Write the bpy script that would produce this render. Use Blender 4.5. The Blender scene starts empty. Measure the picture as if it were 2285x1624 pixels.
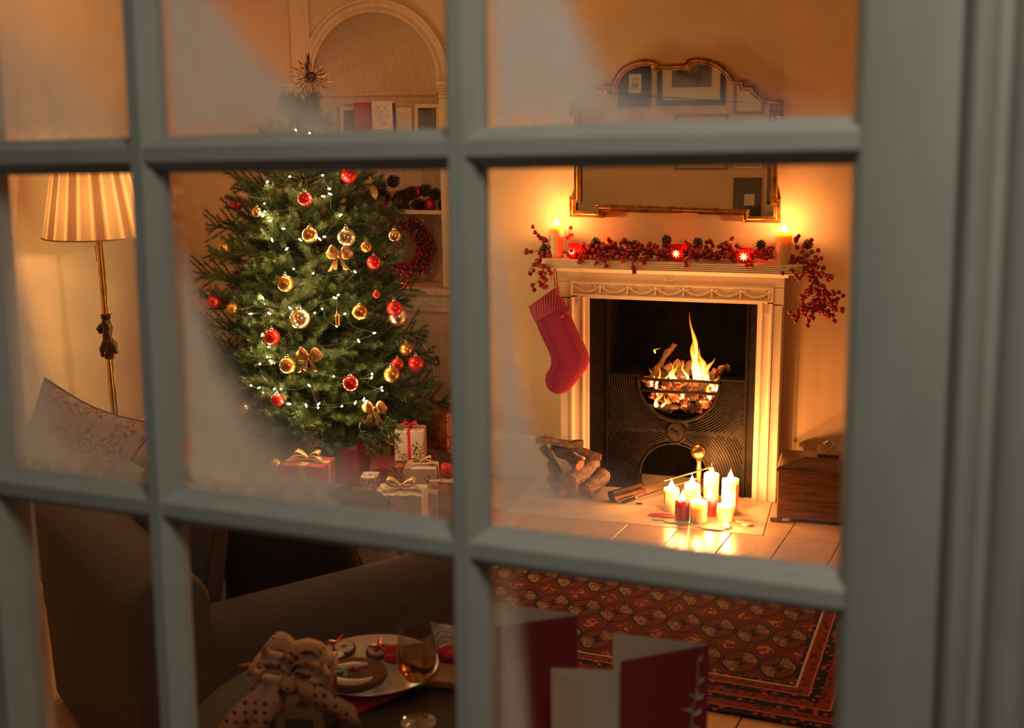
import bpy, bmesh, math, random
from mathutils import Vector, Matrix, noise
random.seed(11)
V = Vector
PI = math.pi
SC = bpy.context.scene
COL = SC.collection

# ------------------------------------------------------------------ camera
F_PX, CXP, CYP = 2711.0, 1142.5, 812.0
TILT, ROLL, YAW = math.radians(12.73), math.radians(0.8), math.radians(16.9)
fh = V((-math.sin(YAW), math.cos(YAW), 0)); r0 = V((math.cos(YAW), math.sin(YAW), 0)); zz = V((0, 0, 1))
FWD = fh * math.cos(TILT) - zz * math.sin(TILT)
up0 = zz * math.cos(TILT) + fh * math.sin(TILT)
RGT = r0 * math.cos(ROLL) - up0 * math.sin(ROLL)
UPV = up0 * math.cos(ROLL) + r0 * math.sin(ROLL)
CAM = V((0, -6.161, 2.12))
cd = bpy.data.cameras.new('camera'); cam = bpy.data.objects.new('camera', cd); COL.objects.link(cam)
m = Matrix((RGT, UPV, -FWD)).transposed().to_4x4(); m.translation = CAM
cam.matrix_world = m
cd.sensor_width = 36.0; cd.lens = F_PX / 2285 * 36.0
cd.clip_start = 0.02; cd.clip_end = 100
cd.dof.use_dof = True; cd.dof.focus_distance = 6.4; cd.dof.aperture_fstop = 4.3
SC.camera = cam
SC.cycles.max_bounces = 7; SC.cycles.diffuse_bounces = 3; SC.cycles.glossy_bounces = 4; SC.cycles.transmission_bounces = 6; SC.cycles.transparent_max_bounces = 16

# ------------------------------------------------------------------ world, lights, exposure
W = bpy.data.worlds.new('world'); SC.world = W; W.use_nodes = True
W.node_tree.nodes['Background'].inputs[0].default_value = (0.56, 0.54, 0.45, 1)
W.node_tree.nodes['Background'].inputs[1].default_value = 0.06
SC.view_settings.view_transform = 'Standard'; SC.view_settings.look = 'None'
SC.view_settings.exposure = 0.0; SC.view_settings.gamma = 1.0
SC.view_settings.use_curve_mapping = False

def aim(o, target):
    o.rotation_euler = (V(target) - o.location).to_track_quat('-Z', 'Y').to_euler()
def area(name, loc, target, size, power, color, sy=None):
    l = bpy.data.lights.new(name, 'AREA'); l.energy = power; l.color = color; l.size = size
    if sy: l.shape = 'RECTANGLE'; l.size_y = sy
    o = bpy.data.objects.new(name, l); COL.objects.link(o); o.location = loc; aim(o, target); return o
def point(name, loc, power, color, radius=0.01, parent=None):
    l = bpy.data.lights.new(name, 'POINT'); l.energy = power; l.color = color; l.shadow_soft_size = radius
    o = bpy.data.objects.new(name, l); COL.objects.link(o); o.location = loc
    if parent: o.parent = parent
    return o
WARM = (1.0, 0.50, 0.20)
area('outside_fill', (0.12, -5.8, 3.15), (0.0, -5.0, 1.75), 0.5, 14.5, (1.0, 0.93, 0.78))  # added area light that brightens the window frame and misted panes
area('warm_room_fill', (-2.6, -2.4, 2.6), (-2.8, -.6, 0), 0.6, 11, (1.0, 0.42, 0.16))  # unseen area light added for soft warm light over the room
def spot(name, loc, target, power, color, deg, radius=0.05, blend=0.6):
    l = bpy.data.lights.new(name, 'SPOT'); l.energy = power; l.color = color; l.spot_size = math.radians(deg); l.spot_blend = blend; l.shadow_soft_size = radius
    o = bpy.data.objects.new(name, l); COL.objects.link(o); o.location = loc; aim(o, target); return o
spot('unseen_spot_by_window', (0.9, -3.9, 2.35), (-3.9, -0.6, 1.25), 260, (1.0, 0.56, 0.40), 42)  # unseen spot added to throw the floor lamp's shadow on the left wall

# ------------------------------------------------------------------ picture rays onto real planes
def ray(px, py):
    return ((px - CXP) * RGT - (py - CYP) * UPV + F_PX * FWD).normalized()
def onz(px, py, z=0.0):
    d = ray(px, py); return CAM + d * ((z - CAM.z) / d.z)
def ony(px, py, y=0.0):
    d = ray(px, py); return CAM + d * ((y - CAM.y) / d.y)

# ------------------------------------------------------------------ mesh builder
class MB:
    def __init__(s): s.v = []; s.f = []; s.mi = []; s.cur = 0
    def add(s, vs, fs):
        n = len(s.v); s.v += [tuple(p) for p in vs]
        for f in fs: s.f.append(tuple(i + n for i in f)); s.mi.append(s.cur)
        return s
    def box(s, x0, x1, y0, y1, z0, z1, mat=None):
        vs = [V((x, y, z)) for x in (x0, x1) for y in (y0, y1) for z in (z0, z1)]
        if mat: vs = [mat @ p for p in vs]
        return s.add(vs, [(0, 1, 3, 2), (4, 6, 7, 5), (0, 4, 5, 1), (2, 3, 7, 6), (0, 2, 6, 4), (1, 5, 7, 3)])
    def cbox(s, c, size, mat=None):
        c = V(c); h = V(size) / 2
        return s.box(c.x - h.x, c.x + h.x, c.y - h.y, c.y + h.y, c.z - h.z, c.z + h.z, mat)
    def loft(s, rings, closed=True, caps=True):
        n = len(rings[0]); vs = [p for r in rings for p in r]; fs = []
        for i in range(len(rings) - 1):
            for j in range(n if closed else n - 1):
                a = i * n + j; b = i * n + (j + 1) % n
                fs.append((a, b, b + n, a + n))
        if caps and closed:
            fs.append(tuple(range(n - 1, -1, -1))); fs.append(tuple(range((len(rings) - 1) * n, len(rings) * n)))
        return s.add(vs, fs)
    def lathe(s, prof, seg=24, c=(0, 0, 0), mat=None, caps=True):
        c = V(c); rings = []
        for r, z in prof:
            ring = [V((r * math.cos(2 * PI * k / seg), r * math.sin(2 * PI * k / seg), z)) for k in range(seg)]
            if mat: ring = [mat @ p for p in ring]
            rings.append([p + c for p in ring])
        return s.loft(rings, True, caps)
    def tube(s, pts, r, seg=8, caps=True, flat=1.0):
        pts = [V(p) for p in pts]; n = len(pts)
        rr = r if isinstance(r, (list, tuple)) else [r] * n
        rings = []; prev = None
        for i, p in enumerate(pts):
            t = (pts[min(i + 1, n - 1)] - pts[max(i - 1, 0)])
            t = t.normalized() if t.length > 1e-9 else V((0, 0, 1))
            if prev is None:
                a = V((0, 0, 1)) if abs(t.z) < 0.9 else V((1, 0, 0)); u = t.cross(a).normalized()
            else:
                u = (prev - t * prev.dot(t)); u = u.normalized() if u.length > 1e-6 else t.orthogonal().normalized()
            prev = u; w = t.cross(u)
            rings.append([p + (u * math.cos(2 * PI * k / seg) + w * math.sin(2 * PI * k / seg) * flat) * rr[i] for k in range(seg)])
        return s.loft(rings, True, caps)
    def sphere(s, c, r, seg=16, rings=10, sc=(1, 1, 1)):
        prof = [(max(1e-4, math.sin(PI * i / rings)), -math.cos(PI * i / rings)) for i in range(rings + 1)]
        c = V(c); R = []
        for a, z in prof:
            R.append([V((a * math.cos(2 * PI * k / seg) * r * sc[0], a * math.sin(2 * PI * k / seg) * r * sc[1], z * r * sc[2])) + c for k in range(seg)])
        return s.loft(R)
    def prism(s, poly, y0, y1, mat=None):
        """poly: list of (x, z); extruded along y"""
        n = len(poly)
        vs = [V((x, y0, z)) for x, z in poly] + [V((x, y1, z)) for x, z in poly]
        if mat: vs = [mat @ p for p in vs]
        fs = [tuple(range(n)), tuple(range(2 * n - 1, n - 1, -1))] + [(i, i + n, (i + 1) % n + n, (i + 1) % n) for i in range(n)]
        return s.add(vs, fs)
    def mesh(s, name, mats, smooth=40, fix=True):
        me = bpy.data.meshes.new(name); me.from_pydata(s.v, [], s.f)
        if not isinstance(mats, (list, tuple)): mats = [mats]
        for k in mats: me.materials.append(k)
        if any(s.mi): me.polygons.foreach_set('material_index', s.mi)
        if fix and len(s.f) < 30000:
            b = bmesh.new(); b.from_mesh(me); bmesh.ops.recalc_face_normals(b, faces=b.faces); b.to_mesh(me); b.free()
        if smooth:
            me.polygons.foreach_set('use_smooth', [True] * len(me.polygons))
            me.set_sharp_from_angle(angle=math.radians(smooth))
        me.update(); return me
    def build(s, name, mats, parent=None, smooth=40, bevel=0, seg=2, **kw):
        o = link(name, s.mesh(name, mats, smooth), parent)
        if bevel:
            md = o.modifiers.new('bevel', 'BEVEL'); md.width = bevel; md.segments = seg; md.limit_method = 'ANGLE'
            md.angle_limit = math.radians(35); md.use_clamp_overlap = True
        for k, v in kw.items(): o[k] = v
        return o
def link(name, me, parent=None, loc=None, rot=None, scale=None):
    o = bpy.data.objects.new(name, me); COL.objects.link(o)
    if parent: o.parent = parent
    if loc is not None: o.location = loc
    if rot is not None: o.rotation_euler = rot
    if scale is not None: o.scale = (scale,) * 3 if isinstance(scale, (int, float)) else scale
    return o
def thing(name, label, cat, loc=(0, 0, 0), rot=(0, 0, 0), group=None):
    o = bpy.data.objects.new(name, None); COL.objects.link(o); o.empty_display_size = 0.05
    o.location = loc; o.rotation_euler = rot; o['label'] = label; o['category'] = cat
    if group: o['group'] = group
    return o
def tag(o, label, cat, group=None):
    o['label'] = label; o['category'] = cat
    if group: o['group'] = group
    return o
def struct(o): o['kind'] = 'structure'; return o

# ------------------------------------------------------------------ materials
def newmat(name):
    mt = bpy.data.materials.new(name); mt.use_nodes = True; return mt, mt.node_tree, mt.node_tree.nodes['Principled BSDF']
def mat(name, col, rough=0.5, metal=0.0, spec=0.5, **kw):
    mt, nt, b = newmat(name)
    b.inputs['Base Color'].default_value = (*col, 1); b.inputs['Roughness'].default_value = rough
    b.inputs['Metallic'].default_value = metal; b.inputs['Specular IOR Level'].default_value = spec
    for k, v in kw.items(): b.inputs[k].default_value = v
    return mt
def nd(nt, typ, **kw):
    n = nt.nodes.new(typ)
    for k, v in kw.items(): setattr(n, k, v)
    return n
def mth(nt, op, a, b=None, c=None, clamp=False):
    n = nt.nodes.new('ShaderNodeMath'); n.operation = op; n.use_clamp = clamp
    for i, x in enumerate((a, b, c)):
        if x is None: continue
        if isinstance(x, (int, float)): n.inputs[i].default_value = x
        else: nt.links.new(x, n.inputs[i])
    return n.outputs[0]
def mixc(nt, fac, a, b):
    n = nt.nodes.new('ShaderNodeMix'); n.data_type = 'RGBA'
    for i, x in ((0, fac), (6, a), (7, b)):
        if isinstance(x, (int, float)): n.inputs[i].default_value = x
        elif isinstance(x, tuple): n.inputs[i].default_value = (*x[:3], 1)
        else: nt.links.new(x, n.inputs[i])
    return n.outputs[2]
def objco(nt, scale=(1, 1, 1)):
    t = nd(nt, 'ShaderNodeTexCoord'); mp = nd(nt, 'ShaderNodeMapping'); mp.inputs['Scale'].default_value = scale
    nt.links.new(t.outputs['Object'], mp.inputs[0]); return mp.outputs[0]
def tnoise(nt, co, scale, detail=3, rough=0.5):
    n = nd(nt, 'ShaderNodeTexNoise'); n.inputs['Scale'].default_value = scale; n.inputs['Detail'].default_value = detail
    n.inputs['Roughness'].default_value = rough
    nt.links.new(co, n.inputs['Vector']); return n.outputs['Fac']
def bump(nt, bsdf, h, strength=0.3, dist=0.005):
    n = nd(nt, 'ShaderNodeBump'); n.inputs['Strength'].default_value = strength; n.inputs['Distance'].default_value = dist
    nt.links.new(h, n.inputs['Height']); nt.links.new(n.outputs[0], bsdf.inputs['Normal'])
def noisy(name, c1, c2, scale=8, rough=0.5, metal=0, bs=0.2, bd=0.003, stretch=(1, 1, 1), detail=4, spec=0.5, lo=0.35, hi=0.65, **kw):
    mt, nt, b = newmat(name); co = objco(nt, stretch); f = tnoise(nt, co, scale, detail)
    r = nd(nt, 'ShaderNodeMapRange'); r.inputs[1].default_value = lo; r.inputs[2].default_value = hi; nt.links.new(f, r.inputs[0])
    nt.links.new(mixc(nt, r.outputs[0], c1, c2), b.inputs['Base Color'])
    b.inputs['Roughness'].default_value = rough; b.inputs['Metallic'].default_value = metal; b.inputs['Specular IOR Level'].default_value = spec
    if bs: bump(nt, b, f, bs, bd)
    for k, v in kw.items(): b.inputs[k].default_value = v
    return mt
def emis(name, col, strength):
    mt, nt, b = newmat(name); b.inputs['Base Color'].default_value = (*col, 1)
    b.inputs['Emission Color'].default_value = (*col, 1); b.inputs['Emission Strength'].default_value = strength; return mt
def fabric(name, c1, c2, scale=220, rough=0.9, bs=0.5):
    mt, nt, b = newmat(name); co = objco(nt)
    w = nd(nt, 'ShaderNodeTexWave'); w.wave_type = 'BANDS'; w.bands_direction = 'DIAGONAL'; w.inputs['Scale'].default_value = scale / 3.0
    w.inputs['Distortion'].default_value = 1.5; nt.links.new(co, w.inputs['Vector'])
    n = tnoise(nt, co, 30, 4); f = mth(nt, 'MULTIPLY_ADD', w.outputs['Fac'], 0.6, mth(nt, 'MULTIPLY', n, 0.5), clamp=True)
    nt.links.new(mixc(nt, f, c1, c2), b.inputs['Base Color']); b.inputs['Roughness'].default_value = rough
    b.inputs['Specular IOR Level'].default_value = 0.15; bump(nt, b, w.outputs['Fac'], bs, 0.001); return mt
def motif_paper(name, base, ink, scale=28, thr=0.30, rough=0.3, metal=0.0, ink_metal=0.0, spec=0.6, stretch=(1, 1, 1)):
    """wrapping paper printed with small leaves and berries on curling stems"""
    mt, nt, b = newmat(name); co = objco(nt, stretch)
    nz = nd(nt, 'ShaderNodeTexNoise'); nz.inputs['Scale'].default_value = 9; nt.links.new(co, nz.inputs['Vector'])
    vm = nd(nt, 'ShaderNodeVectorMath', operation='SCALE'); nt.links.new(nz.outputs['Color'], vm.inputs[0]); vm.inputs['Scale'].default_value = 0.10
    va = nd(nt, 'ShaderNodeVectorMath', operation='ADD'); nt.links.new(co, va.inputs[0]); nt.links.new(vm.outputs[0], va.inputs[1])
    vo = nd(nt, 'ShaderNodeTexVoronoi'); vo.inputs['Scale'].default_value = scale; nt.links.new(va.outputs[0], vo.inputs['Vector'])
    dots = mth(nt, 'LESS_THAN', vo.outputs['Distance'], thr)
    v2 = nd(nt, 'ShaderNodeTexVoronoi'); v2.feature = 'DISTANCE_TO_EDGE'; v2.inputs['Scale'].default_value = scale * 0.42; nt.links.new(va.outputs[0], v2.inputs['Vector'])
    stems = mth(nt, 'LESS_THAN', v2.outputs['Distance'], 0.035)
    big = mth(nt, 'GREATER_THAN', tnoise(nt, co, 11, 1), 0.46)
    f = mth(nt, 'MULTIPLY', mth(nt, 'MAXIMUM', dots, stems), big)
    nt.links.new(mixc(nt, f, base, ink), b.inputs['Base Color'])
    if metal != ink_metal:
        nt.links.new(mth(nt, 'MULTIPLY_ADD', f, ink_metal - metal, metal), b.inputs['Metallic'])
    else: b.inputs['Metallic'].default_value = metal
    b.inputs['Roughness'].default_value = rough; b.inputs['Specular IOR Level'].default_value = spec
    bump(nt, b, tnoise(nt, co, 14, 2), 0.35, 0.006); return mt

M = {}
M['wall'] = noisy('wall_paint', (0.68, 0.50, 0.34), (0.74, 0.55, 0.38), 3, 0.85, bs=0.08, spec=0.2)
M['cream_wood'] = noisy('cream_paint', (0.70, 0.52, 0.36), (0.78, 0.60, 0.43), 6, 0.55, bs=0.1, stretch=(8, 8, 1))
M['white'] = noisy('surround_paint', (0.78, 0.66, 0.56), (0.82, 0.70, 0.60), 5, 0.42, bs=0.12, spec=0.4)
M['frame'] = noisy('window_paint', (0.30, 0.305, 0.27), (0.335, 0.33, 0.30), 26, 0.5, bs=0.3, bd=0.0012, stretch=(1, 1, 0.35))
M['iron'] = noisy('cast_iron', (0.006, 0.0045, 0.004), (0.015, 0.010, 0.008), 30, 0.6, metal=0.25, spec=0.2, bs=0.25)
M['soot'] = noisy('soot', (0.002, 0.0015, 0.0015), (0.005, 0.004, 0.0035), 12, 0.95, bs=0.4, spec=0.05)
M['brass'] = noisy('brass', (0.62, 0.38, 0.12), (0.45, 0.25, 0.08), 25, 0.25, metal=1.0, bs=0.05)
M['old_gold'] = noisy('gilt', (0.55, 0.30, 0.09), (0.22, 0.10, 0.035), 38, 0.33, metal=0.9, bs=0.2, lo=0.42, hi=0.7)
M['dark_bronze'] = noisy('bronze', (0.05, 0.022, 0.012), (0.09, 0.04, 0.02), 60, 0.4, metal=0.7)
M['glass_mirror'] = mat('mirror_glass', (0.86, 0.84, 0.82), 0.015, 1.0)
M['black_frame'] = mat('black_lacquer', (0.012, 0.011, 0.012), 0.35)
M['mat_board'] = mat('cream_mount', (0.70, 0.62, 0.50), 0.9)
M['dark_mount'] = mat('dark_mount', (0.022, 0.022, 0.03), 0.8)
M['paper'] = mat('white_paper', (0.78, 0.72, 0.62), 0.8)
M['ink'] = mat('grey_ink', (0.06, 0.05, 0.04), 0.8)
M['wood_frame'] = noisy('oak_frame', (0.30, 0.15, 0.07), (0.22, 0.10, 0.05), 20, 0.5, stretch=(1, 1, 6))
M['red_card'] = mat('red_card', (0.42, 0.015, 0.015), 0.6)
M['burgundy'] = mat('burgundy_card', (0.20, 0.012, 0.03), 0.6)
M['cream_card'] = mat('cream_card', (0.62, 0.52, 0.40), 0.8)
M['brown_print'] = mat('brown_print', (0.28, 0.12, 0.05), 0.7)
M['bark'] = noisy('bark', (0.11, 0.065, 0.05), (0.045, 0.028, 0.022), 30, 0.9, bs=0.8, bd=0.006)
M['birch'] = noisy('birch_bark', (0.24, 0.17, 0.145), (0.09, 0.055, 0.045), 22, 0.85, bs=0.8, bd=0.005, stretch=(1, 1, 3))
M['cut_wood'] = noisy('cut_wood', (0.38, 0.20, 0.11), (0.26, 0.12, 0.06), 30, 0.85, bs=0.3)
M['berry'] = mat('red_berry', (0.33, 0.016, 0.022), 0.22, spec=0.6)
M['wire_green'] = mat('green_wire', (0.012, 0.02, 0.01), 0.8)
M['star_gold'] = mat('antique_gold', (0.30, 0.15, 0.05), 0.35, 0.8)
M['stem'] = mat('brown_stem', (0.09, 0.035, 0.02), 0.7)
M['cone'] = mat('dark_cone', (0.035, 0.022, 0.016), 0.85)
M['cone_brown'] = mat('brown_cone', (0.05, 0.02, 0.018), 0.85)
M['needle'] = noisy('needles', (0.030, 0.050, 0.018), (0.072, 0.086, 0.028), 9, 0.45, bs=0, spec=0.35)
M['red_matte'] = mat('red_satin', (0.46, 0.015, 0.02), 0.28, 0.55, spec=0.6)
M['gold_satin'] = mat('gold_satin', (0.62, 0.36, 0.11), 0.34, 0.9)
M['bronze_satin'] = mat('bronze_satin', (0.42, 0.20, 0.065), 0.32, 0.85)
M['gold_shiny'] = mat('gold_shiny', (0.80, 0.58, 0.25), 0.06, 1.0)
M['silver'] = mat('silver_cap', (0.7, 0.66, 0.6), 0.2, 1.0)
M['wax'] = mat('cream_wax', (0.90, 0.72, 0.42), 0.4, **{'Subsurface Weight': 0.8, 'Subsurface Radius': (0.03, 0.018, 0.008), 'Subsurface Scale': 1.0})
M['red_wax'] = mat('red_wax', (0.50, 0.02, 0.04), 0.4, **{'Subsurface Weight': 0.6, 'Subsurface Radius': (0.02, 0.003, 0.003), 'Subsurface Scale': 1.0})
def glow(name, col, strength):      # a flame gives light and lets light through
    mt = bpy.data.materials.new(name); mt.use_nodes = True; nt = mt.node_tree; nt.nodes.clear()
    o = nd(nt, 'ShaderNodeOutputMaterial'); e = nd(nt, 'ShaderNodeEmission'); e.inputs[0].default_value = (*col, 1); e.inputs[1].default_value = strength
    t = nd(nt, 'ShaderNodeBsdfTransparent'); a = nd(nt, 'ShaderNodeAddShader'); nt.links.new(e.outputs[0], a.inputs[0]); nt.links.new(t.outputs[0], a.inputs[1]); nt.links.new(a.outputs[0], o.inputs[0]); return mt
M['flame'] = glow('candle_flame', (1.0, 0.60, 0.20), 14)
M['bulb'] = emis('fairy_bulb', (1.0, 0.80, 0.42), 60)
M['sofa'] = fabric('sofa_weave', (0.155, 0.145, 0.165), (0.08, 0.078, 0.092), 260)
M['sofa_dark'] = fabric('dark_velvet', (0.030, 0.024, 0.022), (0.018, 0.014, 0.013), 150, bs=0.2)
M['piping'] = mat('piping', (0.07, 0.055, 0.05), 0.9)
M['ceiling'] = mat('ceiling_paint', (0.72, 0.64, 0.54), 0.9)
M['ring_stone'] = noisy('hearth_stone', (0.70, 0.58, 0.46), (0.60, 0.47, 0.36), 7, 0.42, bs=0.1)
M['box_wood'] = noisy('old_wood', (0.15, 0.07, 0.03), (0.07, 0.032, 0.015), 7, 0.32, metal=0.15, bs=0.15, stretch=(1, 4, 8))
M['gold_ribbon'] = mat('gold_ribbon', (0.62, 0.40, 0.16), 0.35, 0.35)
M['red_ribbon'] = mat('red_ribbon', (0.50, 0.01, 0.03), 0.35)
M['iron_tip'] = mat('black_bristle', (0.02, 0.018, 0.018), 0.9)
M['tealight'] = mat('tin', (0.75, 0.68, 0.58), 0.3, 0.6)
M['fringe'] = mat('cream_fringe', (0.5, 0.40, 0.32), 0.95)
M['table'] = noisy('table_wood', (0.018, 0.009, 0.005), (0.010, 0.005, 0.003), 9, 0.5, stretch=(1, 8, 1), spec=0.15)
M['china'] = mat('white_china', (0.62, 0.55, 0.50), 0.25)
M['napkin'] = fabric('red_napkin', (0.38, 0.015, 0.03), (0.28, 0.008, 0.02), 200)
M['biscuit'] = noisy('gingerbread', (0.17, 0.075, 0.025), (0.11, 0.045, 0.015), 40, 0.85, bs=0.5)
M['icing'] = mat('white_icing', (0.68, 0.56, 0.48), 0.4)
M['holly'] = mat('green_icing', (0.05, 0.14, 0.04), 0.5)
M['red_icing'] = mat('red_icing', (0.5, 0.02, 0.02), 0.4)
M['screen_white'] = mat('radiator_paint', (0.72, 0.60, 0.46), 0.4)
M['slot_dark'] = mat('slot_shadow', (0.20, 0.13, 0.09), 0.8)

# knitted stocking
mt, nt, b = newmat('red_knit'); co = objco(nt, (1, 1, 1))
vo = nd(nt, 'ShaderNodeTexVoronoi'); vo.inputs['Scale'].default_value = 95; vo.inputs['Randomness'].default_value = 0.15; nt.links.new(co, vo.inputs['Vector'])
nt.links.new(mixc(nt, vo.outputs['Distance'], (0.44, 0.03, 0.15), (0.13, 0.008, 0.04)), b.inputs['Base Color'])
b.inputs['Roughness'].default_value = 0.9; bump(nt, b, vo.outputs['Distance'], -0.9, 0.006); M['knit'] = mt
mt, nt, b = newmat('rib_knit'); co = objco(nt)
wv = nd(nt, 'ShaderNodeTexWave'); wv.bands_direction = 'X'; wv.inputs['Scale'].default_value = 24; wv.inputs['Distortion'].default_value = 0.3; nt.links.new(co, wv.inputs['Vector'])
nt.links.new(mixc(nt, wv.outputs['Fac'], (0.26, 0.03, 0.08), (0.56, 0.10, 0.18)), b.inputs['Base Color'])
b.inputs['Roughness'].default_value = 0.9; bump(nt, b, wv.outputs['Fac'], 0.8, 0.005); M['rib'] = mt

# papers
M['p_gold_berry'] = motif_paper('gold_foil_berries', (0.62, 0.30, 0.10), (0.30, 0.01, 0.01), 44, 0.38, 0.25, 0.75, 0.2)
M['p_white_leaf'] = motif_paper('white_paper_leaves', (0.50, 0.40, 0.37), (0.26, 0.12, 0.05), 58, 0.36, 0.35, 0.0, 0.6)
M['p_white_berry'] = motif_paper('white_paper_red_berries', (0.48, 0.36, 0.34), (0.32, 0.03, 0.03), 46, 0.36, 0.4)
M['p_red_gold'] = motif_paper('red_foil_gold_scroll', (0.24, 0.015, 0.03), (0.75, 0.42, 0.14), 52, 0.42, 0.28, 0.3, 0.9)
M['p_red'] = noisy('red_foil_paper', (0.34, 0.015, 0.025), (0.28, 0.01, 0.02), 12, 0.25, metal=0.3, bs=0.3, bd=0.006)
M['p_pink'] = noisy('rose_foil_paper', (0.46, 0.06, 0.07), (0.40, 0.04, 0.05), 12, 0.28, metal=0.2, bs=0.3, bd=0.006)
M['p_gold'] = noisy('gold_paper', (0.55, 0.38, 0.15), (0.48, 0.30, 0.11), 12, 0.3, metal=0.5, bs=0.3, bd=0.006)
M['p_silver'] = noisy('brushed_silver_paper', (0.62, 0.58, 0.55), (0.55, 0.50, 0.47), 5, 0.32, metal=0.8, bs=0.1, stretch=(30, 1, 1))
M['tissue'] = noisy('red_tissue', (0.50, 0.01, 0.03), (0.34, 0.008, 0.02), 10, 0.5, bs=0.6, bd=0.01)
M['p_dots'] = None

# polka dot ribbon
mt, nt, b = newmat('dotted_ribbon'); co = objco(nt)
vo = nd(nt, 'ShaderNodeTexVoronoi'); vo.inputs['Scale'].default_value = 62; vo.inputs['Randomness'].default_value = 0.1; nt.links.new(co, vo.inputs['Vector'])
nt.links.new(mixc(nt, mth(nt, 'LESS_THAN', vo.outputs['Distance'], 0.26), (0.44, 0.29, 0.19), (0.13, 0.03, 0.03)), b.inputs['Base Color'])
b.inputs['Roughness'].default_value = 0.8; M['dots'] = mt
# printed sack paper
mt, nt, b = newmat('printed_wrap'); co = objco(nt)
vo = nd(nt, 'ShaderNodeTexVoronoi'); vo.feature = 'DISTANCE_TO_EDGE'; vo.inputs['Scale'].default_value = 16; nt.links.new(co, vo.inputs['Vector'])
nt.links.new(mixc(nt, mth(nt, 'LESS_THAN', vo.outputs['Distance'], 0.12), (0.055, 0.042, 0.02), (0.22, 0.16, 0.09)), b.inputs['Base Color']); M['print'] = mt

# clear glass, red glass, glitter ball
def thin_glass(name, tint, gloss=0.06, rough=0.02):
    mt = bpy.data.materials.new(name); mt.use_nodes = True; nt = mt.node_tree; nt.nodes.clear()
    o = nd(nt, 'ShaderNodeOutputMaterial'); t = nd(nt, 'ShaderNodeBsdfTransparent'); g = nd(nt, 'ShaderNodeBsdfGlossy'); mx = nd(nt, 'ShaderNodeMixShader')
    t.inputs[0].default_value = (*tint, 1); g.inputs['Roughness'].default_value = rough
    lw = nd(nt, 'ShaderNodeLayerWeight'); lw.inputs[0].default_value = 0.25
    nt.links.new(mth(nt, 'MULTIPLY_ADD', lw.outputs['Facing'], gloss * 3, gloss), mx.inputs[0])
    nt.links.new(t.outputs[0], mx.inputs[1]); nt.links.new(g.outputs[0], mx.inputs[2]); nt.links.new(mx.outputs[0], o.inputs[0]); return mt
M['pane'] = thin_glass('window_glass', (0.97, 0.97, 0.97), 0.012)
M['wineglass'] = thin_glass('clear_glass', (0.90, 0.88, 0.86), 0.10)
M['wine'] = mat('white_wine', (0.75, 0.38, 0.10), 0.02, **{'Transmission Weight': 0.95, 'IOR': 1.33})
M['glitter_ball'] = thin_glass('glitter_glass', (0.80, 0.60, 0.38), 0.22, 0.25)
mt = bpy.data.materials.new('red_votive_glass'); mt.use_nodes = True; nt = mt.node_tree; nt.nodes.clear()
o_ = nd(nt, 'ShaderNodeOutputMaterial'); a_ = nd(nt, 'ShaderNodeBsdfTransparent'); a_.inputs[0].default_value = (0.95, 0.06, 0.06, 1)
t_ = nd(nt, 'ShaderNodeBsdfTranslucent'); t_.inputs[0].default_value = (0.9, 0.03, 0.04, 1)
g_ = nd(nt, 'ShaderNodeBsdfGlossy'); g_.inputs['Roughness'].default_value = 0.1
m1 = nd(nt, 'ShaderNodeMixShader'); m1.inputs[0].default_value = 0.30; m2 = nd(nt, 'ShaderNodeMixShader'); m2.inputs[0].default_value = 0.06
nt.links.new(a_.outputs[0], m1.inputs[1]); nt.links.new(t_.outputs[0], m1.inputs[2]); nt.links.new(m1.outputs[0], m2.inputs[1]); nt.links.new(g_.outputs[0], m2.inputs[2]); nt.links.new(m2.outputs[0], o_.inputs[0])
M['votive'] = mt
# lampshade: pleated cloth, light comes through from the bulb inside
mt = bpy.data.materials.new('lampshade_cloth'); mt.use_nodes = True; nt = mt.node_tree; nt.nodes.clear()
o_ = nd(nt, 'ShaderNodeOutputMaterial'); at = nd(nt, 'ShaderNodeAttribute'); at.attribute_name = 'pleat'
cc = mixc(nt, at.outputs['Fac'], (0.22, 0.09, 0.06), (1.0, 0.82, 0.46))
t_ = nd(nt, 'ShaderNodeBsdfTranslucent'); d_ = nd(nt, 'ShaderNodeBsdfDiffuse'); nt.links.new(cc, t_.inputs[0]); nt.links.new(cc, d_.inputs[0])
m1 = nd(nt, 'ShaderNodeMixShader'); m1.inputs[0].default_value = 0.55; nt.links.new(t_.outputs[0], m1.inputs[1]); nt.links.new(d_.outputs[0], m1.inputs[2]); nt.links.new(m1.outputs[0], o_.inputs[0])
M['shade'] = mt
# sheer gold ribbon for bows
M['sheer'] = noisy('glitter_ribbon', (0.55, 0.30, 0.11), (0.28, 0.13, 0.05), 60, 0.4, metal=0.35, bs=0.5)

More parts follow.
